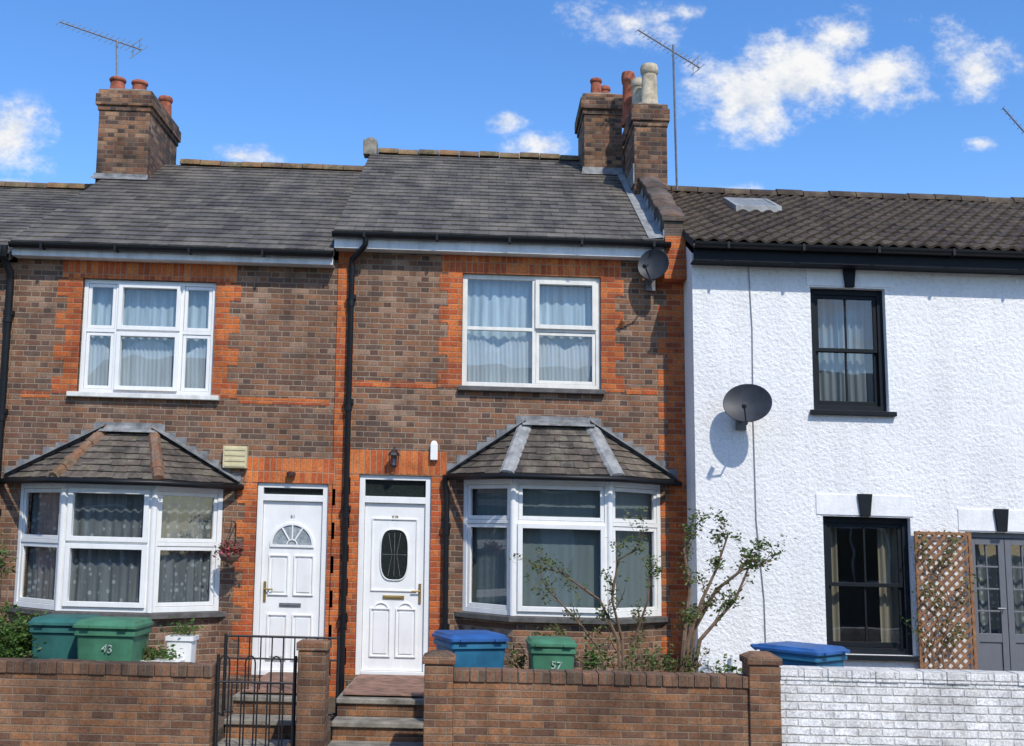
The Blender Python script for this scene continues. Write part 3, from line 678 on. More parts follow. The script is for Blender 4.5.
def sash(R,curt,narrow):
    y=YW+.09; F,G=M(),M(); x0,x1,z0,z1=R[0]+.003,R[1]-.003,R[2]+.003,R[3]-.003; zm=(z0+z1)/2
    F.rectframe(x0,x1,z0,z1,y,y+.10,.07)
    F.rectframe(x0+.072,x1-.072,zm-.02,z1-.072,y+.02,y+.05,.045); F.rectframe(x0+.072,x1-.072,z0+.072,zm+.022,y+.052,y+.085,.045,.06)
    cx=(x0+x1)/2; F.box(cx-.012,cx+.012,y+.025,y+.048,zm+.025,z1-.118); F.box(cx-.012,cx+.012,y+.055,y+.083,z0+.135,zm-.023)
    G.poly([(x0+.1,y+.035,zm+.02),(x1-.1,y+.035,zm+.02),(x1-.1,y+.035,z1-.1),(x0+.1,y+.035,z1-.1)]); G.poly([(x0+.1,y+.07,z0+.1),(x1-.1,y+.07,z0+.1),(x1-.1,y+.07,zm),(x0+.1,y+.07,zm)])
    w=mk('window',F,DARK,H3,bevel=.003); mk('pane',G,GLASS,w)
    C=M()
    rng=[(x0,x1)] if not narrow else [(x0,x0+.24),(x1-.30,x1)]
    for (a,b) in rng:
        n=int((b-a)*70)
        P=[(a+(b-a)*k/n,y+.2+.02*math.sin(k*1.1+.8*math.sin(k*.2)),0) for k in range(n+1)]
        i0=C.add([(p[0],p[1],z0) for p in P]); i1=C.add([(p[0],p[1],z1) for p in P])
        for k in range(n): C.face((i0+k,i0+k+1,i1+k+1,i1+k))
    mk('curtain',C,curt,w,smooth=True)
    s=M(); s.box(x0-.05,x1+.07,YW-.07,y,R[2]-.055,R[2]-.001); mk('sill',s,DARK,w,bevel=.005)
sash(rwu,NETS,False); sash(rwl,CURB,True)
for (px0_,py0,px1_,py1) in ((806,262,893,287),(816,495,913,516),(958,510,1052,532)):
    r=UR(px0_,py0,px1_,py1,YW); piece('lintel_band',STUCB,W3,lambda m:m.box(r[0],r[1],YW-.012,YW+.01,r[2]+.004,r[3]),.005)
for (cx,py0,py1) in ((848,262,288),(864,494,517),(1000,509,532)):
    xa_,zt_=U(cx,py0,YW); zb_=U(cx,py1,YW)[1]
    piece('keystone',DARK,W3,lambda m:m.loft([[(xa_-.085,YW-.05,zt_),(xa_-.055,YW-.05,zb_+.005),(xa_+.055,YW-.05,zb_+.005),(xa_+.085,YW-.05,zt_)],[(xa_-.085,YW-.001,zt_),(xa_-.055,YW-.001,zb_+.005),(xa_+.055,YW-.001,zb_+.005),(xa_+.085,YW-.001,zt_)]]),.004)
x0,x1,z0,z1=rdr; F=M(); F.rectframe(x0+.003,x1-.003,z0,z1-.003,YW+.06,YW+.14,.06); xm=(x0+x1)/2
for (a,b) in ((x0+.065,xm-.004),(xm+.004,x1-.065)):
    zk=z0+(z1-z0)*.33
    F.rectframe(a,b,z0+.065,z1-.07,YW+.07,YW+.12,.075); F.box(a+.075,b-.075,YW+.075,YW+.115,zk-.05,zk+.05)
    F.box(a+.075,b-.075,YW+.09,YW+.11,z0+.14,zk-.05)
    gz0=zk+.05; gz1=z1-.145
    for k in (1,2,3): F.box(a+.075,b-.075,YW+.08,YW+.11,gz0+(gz1-gz0)*k/4-.01,gz0+(gz1-gz0)*k/4+.01)
    c=(a+b)/2; F.box(c-.009,c+.009,YW+.082,YW+.108,gz0,gz1)
DD=mk('door',F,GREY,H3,bevel=.003,label="grey glazed double doors")
G=M(); G.poly([(x0+.1,YW+.1,z0+.7),(x1-.1,YW+.1,z0+.7),(x1-.1,YW+.1,z1-.1),(x0+.1,YW+.1,z1-.1)]); mk('pane',G,GLASS,DD)
C=M(); n=60; a,b=x0+.05,x1-.05
P=[(a+(b-a)*k/n,YW+.25+.02*math.sin(k*.9)) for k in range(n+1)]
i0=C.add([(p[0],p[1],z0) for p in P]); i1=C.add([(p[0],p[1],z1) for p in P])
for k in range(n): C.face((i0+k,i0+k+1,i1+k+1,i1+k))
mk('curtain',C,NETG,DD,smooth=True)
h=M(); h.tube([(xm-.05,YW+.07,z0+.95),(xm-.05,YW+.02,z0+.95),(xm-.14,YW+.02,z0+.95)],.01,8); mk('handle',h,METAL,DD)
m=M()
pts=[U(748,262,YW),U(752,330,YW),U(753,420,YW),U(756,520,YW),U(764,600,YW),U(766,660,YW)]
m.tube([(p[0],YW-.012,p[1]) for p in pts],.006,5); mk('cable',m,CABLE,W3)
# ================================================================ satellite dishes
def dish(cx,cy,cz,w,h,n,mat,wy,label):
    n=Vector(n).normalized(); u=n.cross(Vector((0,0,1))).normalized(); v=u.cross(n).normalized()
    def xf(p): return Vector((cx,cy,cz))+u*p[0]+v*p[1]+n*p[2]
    m=M(); m.xf=xf; rings=[]
    for k in range(9):
        r=k/8; rings.append([(r*w/2*math.cos(2*math.pi*j/36)+1e-5*math.cos(j),r*h/2*math.sin(2*math.pi*j/36),.07*r*r) for j in range(36)])
    rings.append([(1.02*w/2*math.cos(2*math.pi*j/36),1.02*h/2*math.sin(2*math.pi*j/36),.062) for j in range(36)])
    rings.append([(.6*w/2*math.cos(2*math.pi*j/36),.6*h/2*math.sin(2*math.pi*j/36),.005) for j in range(36)])
    m.loft(rings,True,True)
    e=empty('satellite_dish',cx,wy,cz-h/2,label,"satellite dish","satellite dishes on the house fronts")
    mk('reflector',m,mat,e,smooth='auto')
    m=M(); m.xf=xf; m.tube([(0,-h*.45,.0),(0,-h*.62,.12),(0,-h*.35,.36)],.011,6)
    m.tube([(0,-h*.38,.37),(0,-h*.24,.30)],.028,10); mk('receiver_arm',m,DISH,e)
    m=M(); b=xf(Vector((0,-.05,-.02))); m.tube([b,(b.x,b.y+.05,b.z-.08),(cx-.03,wy-.05,b.z-.12)],.017,8); m.box(cx-.09,cx+.03,wy-.05,wy-.001,b.z-.22,b.z-.04); mk('bracket',m,METAL,e)
x,z=U(748,405,YW-.28); dish(x,YW-.28,z,.56,.48,(-.30,-.85,.28),DISH,YW,"dark grey oval dish bracketed to white wall")
x,z=U(655,266,-.24); dish(x,-.24,z,.40,.40,(-.45,-.85,.15),DISH,0,"small grey dish below the brick house gutter")
# ================================================================ aerials
def aerial(boom,mast,n,label,ed=(.12,.55,.2),el=.22):
    e=empty('television_aerial',*mast[-1],label,"aerial","television aerials on the chimneys")
    m=M(); m.tube(mast,.018,6); mk('mast',m,METAL,e)
    m=M(); a,b=Vector(boom[0]),Vector(boom[1]); m.tube([a,b],.012,6); ed=Vector(ed).normalized()
    for k in range(n):
        p=a.lerp(b,k/(n-1)); L=el*(.6+.4*k/(n-1)); m.tube([p-ed*L,p+ed*L],.006,5)
    q=a.lerp(b,.93)
    for s in (-1,1): m.tube([q+ed*.1*s+Vector((0,0,-.12)),q+ed*.1*s+Vector((0,0,.12))],.006,5)
    m.tube([q-ed*.18+Vector((0,0,.1)),q+ed*.18+Vector((0,0,.1))],.006,5); m.tube([q-ed*.18-Vector((0,0,.1)),q+ed*.18-Vector((0,0,.1))],.006,5)
    mk('antenna',m,METAL,e); return e
def P3(px,py,y): x,z=U(px,py,y); return (x,y,z)
aerial((P3(60,22,3.6),P3(142,50,3.6)),[P3(117,40,3.6),P3(117,92,3.6)],16,"long grey aerial on mast above brick chimney",ed=(.25,.5,.55),el=.17)
aerial((P3(638,30,2.2),P3(700,68,2.2)),[P3(673,45,2.2),P3(677,190,2.2)],16,"grey aerial on tall mast beside cream chimney pots",ed=(.4,.5,.5),el=.17)
aerial((P3(1003,108,3.0),P3(1040,150,3.0)),[P3(1040,135,3.0),P3(1040,215,3.0)],10,"grey aerial standing above brown tiled roof",ed=(.4,.5,.4),el=.19)
# ================================================================ wall fittings
def lantern(px,py,label):
    x,z=U(px,py,-.12); e=empty('wall_lantern',x,-.1,z-.12,label,"wall lamp","wall lamps beside the front doors")
    m=M(); m.box(x-.03,x+.03,-.02,-.007,z-.02,z+.10); m.tube([(x,-.02,z+.06),(x,-.08,z+.12),(x,-.12,z+.09)],.009,6)
    m.lathe(x,-.12,z+.02,[(.075,0),(.06,.03),(.02,.07),(.008,.09)],6); m.lathe(x,-.12,z-.12,[(.03,0),(.045,.015)],6)
    for k in range(6):
        a=math.pi*2*k/6; m.tube([(x+.043*math.cos(a),-.12+.043*math.sin(a),z-.11),(x+.062*math.cos(a),-.12+.062*math.sin(a),z+.02)],.004,4)
    mk('lamp_case',m,IRON,e); g=M(); g.lathe(x,-.12,z-.104,[(.036,0),(.055,.122)],6); mk('lamp_glass',g,GLASS,e)
lantern(394,457,"black iron lantern above white front door")
x,z=U(291,474,-.06); m=M(); m.lathe(x,-.05,z-.03,[(.03,0),(.055,.02),(.055,.05),(.03,.06)],14); m.box(x-.03,x+.03,-.05,-.007,z-.02,z+.02)
mk('wall_lamp',m,simple('brown_lamp_plastic',(.06,.02,.015),.5),smooth='auto',label="small round brown lamp above white door",cat="wall lamp",group="wall lamps beside the front doors")
x,z=U(434,452,-.05); m=M(); m.box(x-.045,x+.045,-.07,-.007,z-.10,z+.10); m.loft([[(x-.045,-.07,z+.1),(x+.045,-.07,z+.1),(x+.045,-.007,z+.1),(x-.045,-.007,z+.1)],[(x-.02,-.05,z+.14),(x+.02,-.05,z+.14),(x+.02,-.007,z+.14),(x-.02,-.007,z+.14)]]); mk('alarm_box',m,UPVC,label="small white alarm sensor box on brick wall",cat="alarm box",bevel=.008)
r=UR(223,446,247,468,-.08); m=M(); m.box(r[0],r[1],-.09,-.006,r[2],r[3])
for k in range(4): z=r[2]+(r[3]-r[2])*(k+.5)/4; m.box(r[0]+.02,r[1]-.02,-.098,-.09,z-.02,z+.015)
mk('alarm_box',m,CRBOX,label="cream louvred box on brown brick wall",cat="alarm box",bevel=.006)
# ================================================================ FRONT GARDENS, STEPS, WALLS
YF=-3.2
def leafcloud(m,pts,size,flat=0):
    for p in pts:
        p=Vector(p); a=random.uniform(0,6.28); t=random.uniform(-.9,.9)
        u=Vector((math.cos(a),math.sin(a),t)).normalized(); v=u.cross(Vector((random.uniform(-1,1),random.uniform(-1,1),random.uniform(-.3,1)))).normalized()
        s=size*random.uniform(.6,1.3)
        n=u.cross(v)*s*.2
        m.poly([p-u*s,p+v*s*.5+n,p+u*s,p-v*s*.5+n])
def slab(name,x0,x1,y0,y1,z0,z1,mat,kind='structure'):
    m=M(); m.box(x0,x1,y0,y1,z0,z1); return mk(name,m,mat,kind=kind)
XS0,XS1=U(327,710,-2.6)[0],U(424,710,-2.6)[0]
XL0,XL1=U(216,710,-2.6)[0],U(296,710,-2.6)[0]
GZ=-.27
slab('garden_ground',-12,XL0-.005,YF+.1,-.001,ZB,GZ,SOIL)
slab('garden_ground',XL1+.005,XS0-.005,YF+.1,-.001,ZB,GZ,SOIL)
slab('garden_ground',XS1+.005,12,YF+.1,-.001,ZB,GZ,SOIL)
def steps(x0,x1,label):
    m=M(); zs=[-.02,-.20,-.38,-.56]; ys=[-1.85,-2.2,-2.6,-3.0]
    top=M()
    y1=-.001
    for z,y in zip(zs,ys):
        m.box(x0+.01,x1-.01,y,y1,ZB,z-.055); top.box(x0,x1,y-.03,y1,z-.053,z); y1=y-.031
    e=mk('steps',m,GARD,label=label,cat="steps",group="garden steps up to the front doors"); mk('tread',top,CONC,e,bevel=.01)
    t=M(); t.box(x0+.05,x1-.05,-1.75,-.05,.0,.012); mk('landing_tiles',t,RSTEP,e)
steps(XS0,XS1,"worn stone and brick steps to white door"); steps(XL0,XL1,"brick and stone steps behind iron gate")
def gwall(x0,x1,z1,label,mat,cop,pillars=(),name='garden_wall',y=YF):
    m=M(); m.box(x0,x1,y,y+.22,ZB,z1-.11)
    e=mk(name,m,mat,label=label,cat="wall",group="low front garden walls")
    m=M()
    X=x0; st=.15 if cop!=WBRK else .225
    while X<x1-.02:
        e2=min(X+st-.004,x1); j=random.uniform(-.006,.006); k=random.uniform(-.005,.005)
        m.box(X,e2,y-.015+j,y+.235+j,z1-.108,z1+k); X+=st
    mk('coping',m,cop,e,bevel=.008)
    for (a,b,zt) in pillars:
        m=M(); m.box(a,b,y-.04,y+.27,ZB,zt-.11); m.box(a-.02,b+.02,y-.06,y+.29,zt-.108,zt-.04); m.cur=1; m.loft([[(a-.01,y-.05,zt-.04),(b+.01,y-.05,zt-.04),(b+.01,y+.28,zt-.04),(a-.01,y+.28,zt-.04)],[(a+.06,y+.03,zt),(b-.06,y+.03,zt),(b-.06,y+.2,zt),(a+.06,y+.2,zt)]])
        mk('pillar',m,[mat,cop if mat!=WBRK else mat],e,bevel=.01)
xg0=U(211,700,YF)[0]; zwl=U(105,663,YF)[1]
gwall(-12,xg0,zwl,"low brown brick garden wall with coping",GARD,GSOL)
pa,pb=U(297,700,YF)[0],U(325,700,YF)[0]; m=M(); zt=U(311,642,YF)[1]
m.box(pa,pb,YF-.03,YF+.27,ZB,zt-.08); m.box(pa-.015,pb+.015,YF-.045,YF+.285,zt-.078,zt)
mk('gate_pillar',m,GARD,label="brown brick gate pillar between two garden paths",cat="gate pillar",bevel=.01)
pc,pd=U(424,700,YF)[0],U(453,700,YF)[0]; pe,pf=U(749,705,YF)[0],U(780,705,YF)[0]
gwall(pd+.003,pe-.003,U(600,673,YF)[1],"brown brick garden wall between two square pillars",GARD,GSOL,[(pc,pd,U(438,652,YF)[1]),(pe,pf,U(764,653,YF)[1])])
gwall(pf+.01,12,U(900,671,YF)[1],"white painted brick garden wall",WBRK,WBRK)
def hoop_rail(x0,x1,z0,z1,y,n,label,cat,name,hoops=True):
    m=M(); r=.008
    m.tube([(x0,y,z0+.08),(x1,y,z0+.08)],.011,6); m.tube([(x0,y,z1-.25),(x1,y,z1-.25)],.011,6)
    m.tube([(x0,y,z0),(x0,y,z1)],.016,8); m.tube([(x1,y,z0),(x1,y,z1)],.016,8)
    st=(x1-x0)/n
    for k in range(n):
        a=x0+st*(k+.12); b=x0+st*(k+.88)
        if hoops and k%2==0: pts=[(a,y,z0+.08)]+[( (a+b)/2-(b-a)/2*math.cos(math.pi*j/8),y,z1-.08+.07*math.sin(math.pi*j/8)) for j in range(9)]+[(b,y,z0+.08)]
        else: pts=[(a,y,z0+.08),(a,y,z1-.25 if hoops else z1-.02)]
        m.tube(pts,r,5)
        if hoops and k%2: m.tube([(b,y,z0+.08),(b,y,z1-.25)],r,5)
    if not hoops: m.tube([(x0,y,z1-.02),(x1,y,z1-.02)],.014,6)
    return mk(name,m,IRON,smooth='auto',label=label,cat=cat)
hoop_rail(xg0+.03,pa-.04,-.62,U(255,655,YF+.1)[1],YF+.1,6,"black wrought iron gate with hooped bars","gate","iron_gate")
hoop_rail(U(225,660,-1.6)[0],U(338,660,-1.6)[0],.0-.3,U(280,635,-1.6)[1],-1.6,10,"black iron railing beside the doorstep","railing","iron_railing",False)
# ---------------------------------------------------------------- bins
def rrect(w,d,r,z,cx=0,cy=0,n=4):
    """rounded rectangle ring, counter-clockwise"""
    out=[]
    for (sx,sy,a0) in ((1,1,0),(-1,1,90),(-1,-1,180),(1,-1,270)):
        for k in range(n+1):
            a=math.radians(a0+90*k/n); out.append((cx+sx*(w/2-r)+r*math.cos(a),cy+sy*(d/2-r)+r*math.sin(a),z))
    return out
def wbin(x,y,rot,w,dp,h,mat,lid,label,num=None):
    c,s=math.cos(rot),math.sin(rot)
    def xf(p): return Vector((x+c*p[0]-s*p[1],y+s*p[0]+c*p[1],GZ+p[2]))
    e=empty('wheelie_bin',x,y,GZ,label,"wheelie bin","wheelie bins in the front gardens")
    m=M(); m.xf=xf; hb=h*.93
    R=[rrect(w*.78,dp*.68,.03,.04,0,.02),rrect(w*.82,dp*.74,.03,hb*.35,0,.01),rrect(w*.92,dp*.88,.03,hb*.92,0,0),rrect(w*.99,dp*.95,.03,hb*.925,0,0),rrect(w*.99,dp*.95,.03,hb*.975,0,0),rrect(w*.95,dp*.91,.03,hb*.98,0,0),rrect(w*.95,dp*.91,.03,hb,0,0)]
    m.loft(R)
    mk('body',m,mat,e,smooth='auto',bevel=.004)
    m=M(); m.xf=xf
    m.loft([rrect(w*1.03,dp*1.03,.035,hb+.002,0,0),rrect(w*1.03,dp*1.03,.035,hb+.028,0,0),rrect(w*.97,dp*.97,.035,hb+.036,0,.0),rrect(w*.93,dp*.90,.035,h*.992,0,.015),rrect(w*.7,dp*.6,.03,h,0,.04)])
    m.tube([(-w*.42,dp*.52,hb+.0),(-w*.42,dp*.60,hb+.03),(w*.42,dp*.60,hb+.03),(w*.42,dp*.52,hb+.0)],.016,8)
    for sx in (-1,1): m.box(sx*w*.3-.04,sx*w*.3+.04,-dp*.55,-dp*.50,hb+.004,hb+.024)
    mk('lid',m,lid,e,smooth='auto')
    for sx in (-1,1):
        m=M(); m.xf=xf; xx=sx*w*.40
        m.loft([[(xx+dx,dp*.36+.10*math.cos(2*math.pi*k/20)*rr,.10+.10*math.sin(2*math.pi*k/20)*rr) for k in range(20)] for dx,rr in ((-.022,.5),(-.022,1),(.022,1),(.022,.5))]); mk('wheel',m,TYRE,e)
    if num:
        wp=xf(Vector((.03,-dp*.44-.006,hb*.80))); put_text('bin_number',num,.11,WHITEM,e,wp,(math.radians(95),math.radians(7),rot))
x=U(62,640,-2.35)[0]; wbin(x,-2.25,.05,.56,.62,1.05,TEALB,TEALB,"dark teal wheelie bin beside clipped hedge")
x=U(112,640,-2.5)[0]; wbin(x,-2.45,.0,.60,.64,1.05,GREENB,GREENB,"green wheelie bin with white number behind brick wall","43")
x=U(470,650,-2.5)[0]; wbin(x,-2.40,.35,.60,.64,1.0,BLUEB,DBLUE,"blue wheelie bin turned beside brick pillar")
x=U(551,650,-2.5)[0]; wbin(x,-2.5,.04,.46,.50,.97,GREENB,GREENB,"small green wheelie bin with white number","57")
x=U(804,660,-2.5)[0]; wbin(x,-2.45,.75,.60,.72,.96,BLUEB,DBLUE,"blue wheelie bin beside white painted wall")
# ---------------------------------------------------------------- plants
def twig(m,p,d,L,r,depth,tips,nodes):
    pts=[Vector(p)]; rs=[r]; q=Vector(p); d=Vector(d).normalized(); n=5
    for k in range(n):
        d=(d+Vector((random.uniform(-.25,.25),random.uniform(-.2,.2),random.uniform(-.12,.2)))).normalized(); q=q+d*L/n; pts.append(q.copy()); rs.append(r*(1-.6*(k+1)/n)); nodes.append(q.copy())
    m.tube(pts,rs,5); tips.append(q.copy())
    if depth>0:
        for k in range(random.randint(1,3)):
            i=random.randint(2,n); dd=(d+Vector((random.uniform(-1,1),random.uniform(-.6,.6),random.uniform(-.3,.7)))).normalized()
            twig(m,pts[i],dd,L*random.uniform(.45,.7),rs[i]*.75,depth-1,tips,nodes)
def shrub(name,stems,y,leaf,nleaf,lsize,label,cat,seed,depth=2,r0=.016,tw=.4,cluster=6,sp=.032):
    random.seed(seed); b=M(); tips=[];nodes=[]
    for st in stems:
        pts=[Vector(P3(px,py,y+random.uniform(-.12,.12)*(0 if i==0 else 1))) for i,(px,py) in enumerate(st)]
        pts[0].z=GZ-.02
        rs=[r0*(1-.65*i/(len(pts)-1)) for i in range(len(pts))]
        b.tube(pts,rs,6)
        for i in range(1,len(pts)):
            for k in range(3):
                t=random.random(); p=pts[i-1].lerp(pts[i],t)
                d=(pts[i]-pts[i-1]).normalized()+Vector((random.uniform(-.9,.9),random.uniform(-.6,.6),random.uniform(0,.6)))
                twig(b,p,d,tw*random.uniform(.5,1),rs[i]*.5,depth-1,tips,nodes)
        for _ in range(3): tips.append(pts[-1])
    e=empty(name,tips[0].x,y,GZ,label,cat)
    mk('stem',b,BARK,e)
    L=M(); pp=[]
    cl=[random.choice(nodes+tips*3) for _ in range(nleaf//cluster)]
    for c in cl:
        for _ in range(cluster): pp.append(c+Vector([random.gauss(0,sp) for _ in range(3)]))
    leafcloud(L,pp,lsize); mk('foliage',L,leaf,e); return e
shrub('rose_shrub',[[(622,690),(618,640),(600,600),(560,572),(535,566)],[(626,690),(622,640),(612,600),(618,560),(640,548)],[(620,690),(600,650),(575,618),(548,590)],[(630,690),(634,640),(648,600),(650,570)],[(610,690),(590,668),(566,650),(550,640)]],-1.9,LEAF,1700,.022,"sparse twiggy rose shrub with reddish green leaves","shrub",11,2,.021,.30)
shrub('young_tree',[[(680,692),(688,640),(702,600),(716,570),(728,535)],[(684,692),(694,630),(716,590),(742,570),(766,563)],[(676,692),(684,640),(690,590),(684,550),(692,535)],[(682,692),(700,640),(735,600),(752,560)]],-1.9,LEAF,2300,.024,"small spindly tree with twisted branches and young leaves","tree",5,2,.028,.26)
def tuft(name,px,py,y,w,h,n,mat,size,label,cat="plant",seed=1,group=None):
    random.seed(seed); x,z=U(px,py,y); m=M(); pp=[]
    b=M()
    for k in range(9):
        a=random.uniform(-1,1); b.tube([(x+a*w*.2,y,GZ-.02),(x+a*w*.45,y+random.uniform(-.1,.1),z+random.uniform(-.3,.4)*h)],[.007,.003],4)
    for k in range(n):
        u=Vector([random.gauss(0,1) for _ in range(3)]).normalized()*(random.random()**.4)
        r=1+.25*math.sin(u.x*7+seed)+.2*math.sin(u.z*9)
        pp.append((x+u.x*w/2*r,y+u.y*w/2*.8,z+u.z*h/2*r))
    leafcloud(m,pp,size); e=empty(name,x,y,GZ,label,cat,group); mk('foliage',m,mat,e); mk('stem',b,BARK,e)
GP="small plants in the front gardens"
tuft('hedge_bush',14,645,-2.35,.70,.62,3400,LEAFD,.026,"dense clipped green bush beside bins","bush",3)
tuft('climbing_plant',2,560,-1.0,.25,.55,160,LEAF,.03,"loose climbing plant at the house edge","plant",8)
tuft('garden_plant',520,664,-2.2,.34,.42,240,LEAF,.024,"leafy green garden plant below bay window",seed=4,group=GP)
tuft('garden_plant',592,662,-2.4,.30,.40,260,LEAFD,.024,"low green garden plant behind brick wall",seed=9,group=GP)
tuft('garden_plant',655,664,-2.3,.6,.34,420,LEAF,.024,"low spreading garden plant behind brick wall",seed=12,group=GP)
tuft('garden_plant',725,672,-2.3,.5,.26,220,LEAFD,.024,"low spreading garden plant behind brick wall",seed=13,group=GP)
tuft('garden_plant',148,657,-2.3,.26,.34,200,LEAF,.024,"small bushy plant beside white planters",seed=14,group=GP)
tuft('garden_plant',890,684,-2.4,.4,.22,60,LEAF,.02,"thin plant behind white painted wall",seed=15,group=GP)
x,z=U(165,648,-2.3)
for k,(dx,w,h) in enumerate(((-.02,.36,.50),(.10,.26,.72))):
    m=M(); yy=-2.3+k*.26
    m.loft([rrect(w*.8,.2,.02,GZ,x+dx,yy),rrect(w,.24,.02,GZ+h+.1,x+dx,yy),rrect(w+.03,.27,.02,GZ+h+.1,x+dx,yy),rrect(w+.03,.27,.02,GZ+h+.14,x+dx,yy)])
    e=mk('planter',m,UPVC,label="white plastic planter with small plants",cat="planter",group="white planters beside the bins",smooth='auto')
    L=M(); random.seed(30+k); leafcloud(L,[(x+dx+random.gauss(0,.09),yy+random.gauss(0,.05),GZ+h+.16+abs(random.gauss(0,.06))) for _ in range(130)],.025); mk('foliage',L,LEAFD,e)
x,z=U(230,553,-.28); e=empty('hanging_basket',x,-.25,z-.12,"wall hung basket with pink red flowers","hanging basket")
m=M(); m.tube([(x-.0,-.008,z-.1),(x,-.008,z+.35),(x,-.25,z+.38),(x,-.28,z+.33)],.008,6)
for k in range(3):
    a=2*math.pi*k/3; m.tube([(x,-.28,z+.33),(x+.12*math.cos(a),-.28+.12*math.sin(a),z)],.003,4)
mk('bracket',m,IRON,e)
m=M(); m.lathe(x,-.28,z-.12,[(.03,0),(.09,.03),(.125,.08),(.13,.12)],16); mk('basket',m,BARK,e)
L=M(); random.seed(3); leafcloud(L,[(x+random.gauss(0,.075),-.30+random.gauss(0,.06),z+.03+random.gauss(0,.045)) for _ in range(340)],.028); mk('foliage',L,LEAFR,e)
# ---------------------------------------------------------------- trellis
r=UR(918,532,975,687,YW-.08); x0,x1,z0,z1=r; yt=YW-.06; m=M()
m.rectframe(x0,x1,z0,z1,yt-.015,yt+.015,.035)
def clipdiag(c,sg,y0):
    pts=[]
    for X in (x0,x1):
        Z=sg*(X-x0)+c
        if z0<=Z<=z1: pts.append((X,Z))
    for Z in (z0,z1):
        X=x0+(Z-c)/sg
        if x0<X<x1: pts.append((X,Z))
    if len(pts)>=2:
        p,q=pts[0],pts[1]
        d=Vector((q[0]-p[0],0,q[1]-p[1]))
        if d.length<.05: return
        n=Vector((-d.z,0,d.x)).normalized()*.014
        P=Vector((p[0],y0,p[1]));Q_=Vector((q[0],y0,q[1])); t=Vector((0,.008,0))
        m.loft([[P-n,P+n,P+n+t,P-n+t],[Q_-n,Q_+n,Q_+n+t,Q_-n+t]])
k=z0-1
while k<z1+1:
    clipdiag(k,1.0,yt-.012); clipdiag(k,-1.0,yt+.0); k+=.118
mk('trellis',m,TREL,label="weathered timber lattice trellis against white wall",cat="trellis")
random.seed(21); b=M(); nd=[];tp=[]
for px in (938,948):
    pts=[Vector(P3(px,690,YW-.12)),Vector(P3(px-6,650,YW-.12)),Vector(P3(px+4,610,YW-.12)),Vector(P3(px-8,570,YW-.12))]; pts[0].z=GZ-.02
    b.tube(pts,[.012,.01,.007,.004],6)
    for i in (1,2,3):
        for _ in range(3): twig(b,pts[i],(random.uniform(-1,1),-.1,random.uniform(.1,1)),.3,.005,1,tp,nd)
e=empty('climbing_plant',pts[0].x,YW-.12,GZ,"sparse climber growing up timber trellis","plant"); mk('stem',b,BARK,e)
L=M(); leafcloud(L,[random.choice(nd)+Vector([random.gauss(0,.035) for _ in range(3)]) for _ in range(520)],.024); mk('foliage',L,LEAF,e)
x,z=U(733,655,YW-.1); m=M(); m.tube([(x,YW-.06,GZ),(x,YW-.06,z)],.022,8); mk('vent_pipe',m,UPVC,H3,smooth='auto')
# ================================================================ OPPOSITE TERRACE (seen only as reflections)
OB=simple('opposite_house_brick',(.17,.12,.09),.9,.3,3); OW=simple('opposite_window',(.02,.025,.03),.2); OP=simple('opposite_white_paint',(.6,.6,.58),.6)
for i in range(5):
    ox=-13+i*5.6; y=-21.0; w_=5.5
    e=empty('brick_house',ox+w_/2,y,ZB,"plain brick terraced house facing across the road","house","terraced houses across the road")
    m=M(); m.loft([[(ox,y,ZB),(ox,y,5.0),(ox,y-4,7.3),(ox,y-8,5.0),(ox,y-8,ZB)],[(ox+w_,y,ZB),(ox+w_,y,5.0),(ox+w_,y-4,7.3),(ox+w_,y-8,5.0),(ox+w_,y-8,ZB)]]); mk('wall',m,OB,e)
    m=M(); m.loft([[(ox,y+.3,4.9),(ox,y-4,7.42),(ox,y-4,7.3),(ox,y+.3,4.78)],[(ox+w_,y+.3,4.9),(ox+w_,y-4,7.42),(ox+w_,y-4,7.3),(ox+w_,y+.3,4.78)]]); mk('roof',m,UNDER,e)
    for (a,b,c,d) in ((.7,2.2,3,4.4),(3.2,4.7,3,4.4),(.6,2.7,.5,2.2)):
        m=M(); m.rectframe(ox+a,ox+b,c,d,y+.002,y+.06,.09); m.box(ox+(a+b)/2-.03,ox+(a+b)/2+.03,y+.003,y+.05,c+.09,d-.09); wi=mk('window',m,OP,e)
        m=M(); m.poly([(ox+b-.05,y+.02,c+.05),(ox+a+.05,y+.02,c+.05),(ox+a+.05,y+.02,d-.05),(ox+b-.05,y+.02,d-.05)]); mk('pane',m,OW,wi)
    m=M(); m.box(ox+3.6,ox+4.5,y+.002,y+.06,-.3,2.1); mk('door',m,OP,e)
# ================================================================ GROUND
def sheet(name,x0,x1,y0,y1,z,mat):
    m=M(); m.poly([(x0,y0,z),(x1,y0,z),(x1,y1,z),(x0,y1,z)]); mk(name,m,mat,kind='structure')
sheet('ground',-600,600,-600,600,ZB-.004,GRASS)
sheet('road',-300,300,-12.6,-5.2,ZB+.004,ASPH)
slab('pavement',-60,60,-5.2,YF+.0,ZB-.1,ZB+.12,PAVE); slab('kerb',-60,60,-5.34,-5.203,ZB-.1,ZB+.125,CONC)
slab('pavement',-60,60,-16,-12.6,ZB-.1,ZB+.12,PAVE); slab('kerb',-60,60,-12.597,-12.46,ZB-.1,ZB+.125,CONC)
m=M()
for k in range(-20,20): m.poly([(k*3,-8.95,ZB+.008),(k*3+1.5,-8.95,ZB+.008),(k*3+1.5,-8.85,ZB+.008),(k*3,-8.85,ZB+.008)])
mk('road_marking',m,PAINTL,kind='structure')
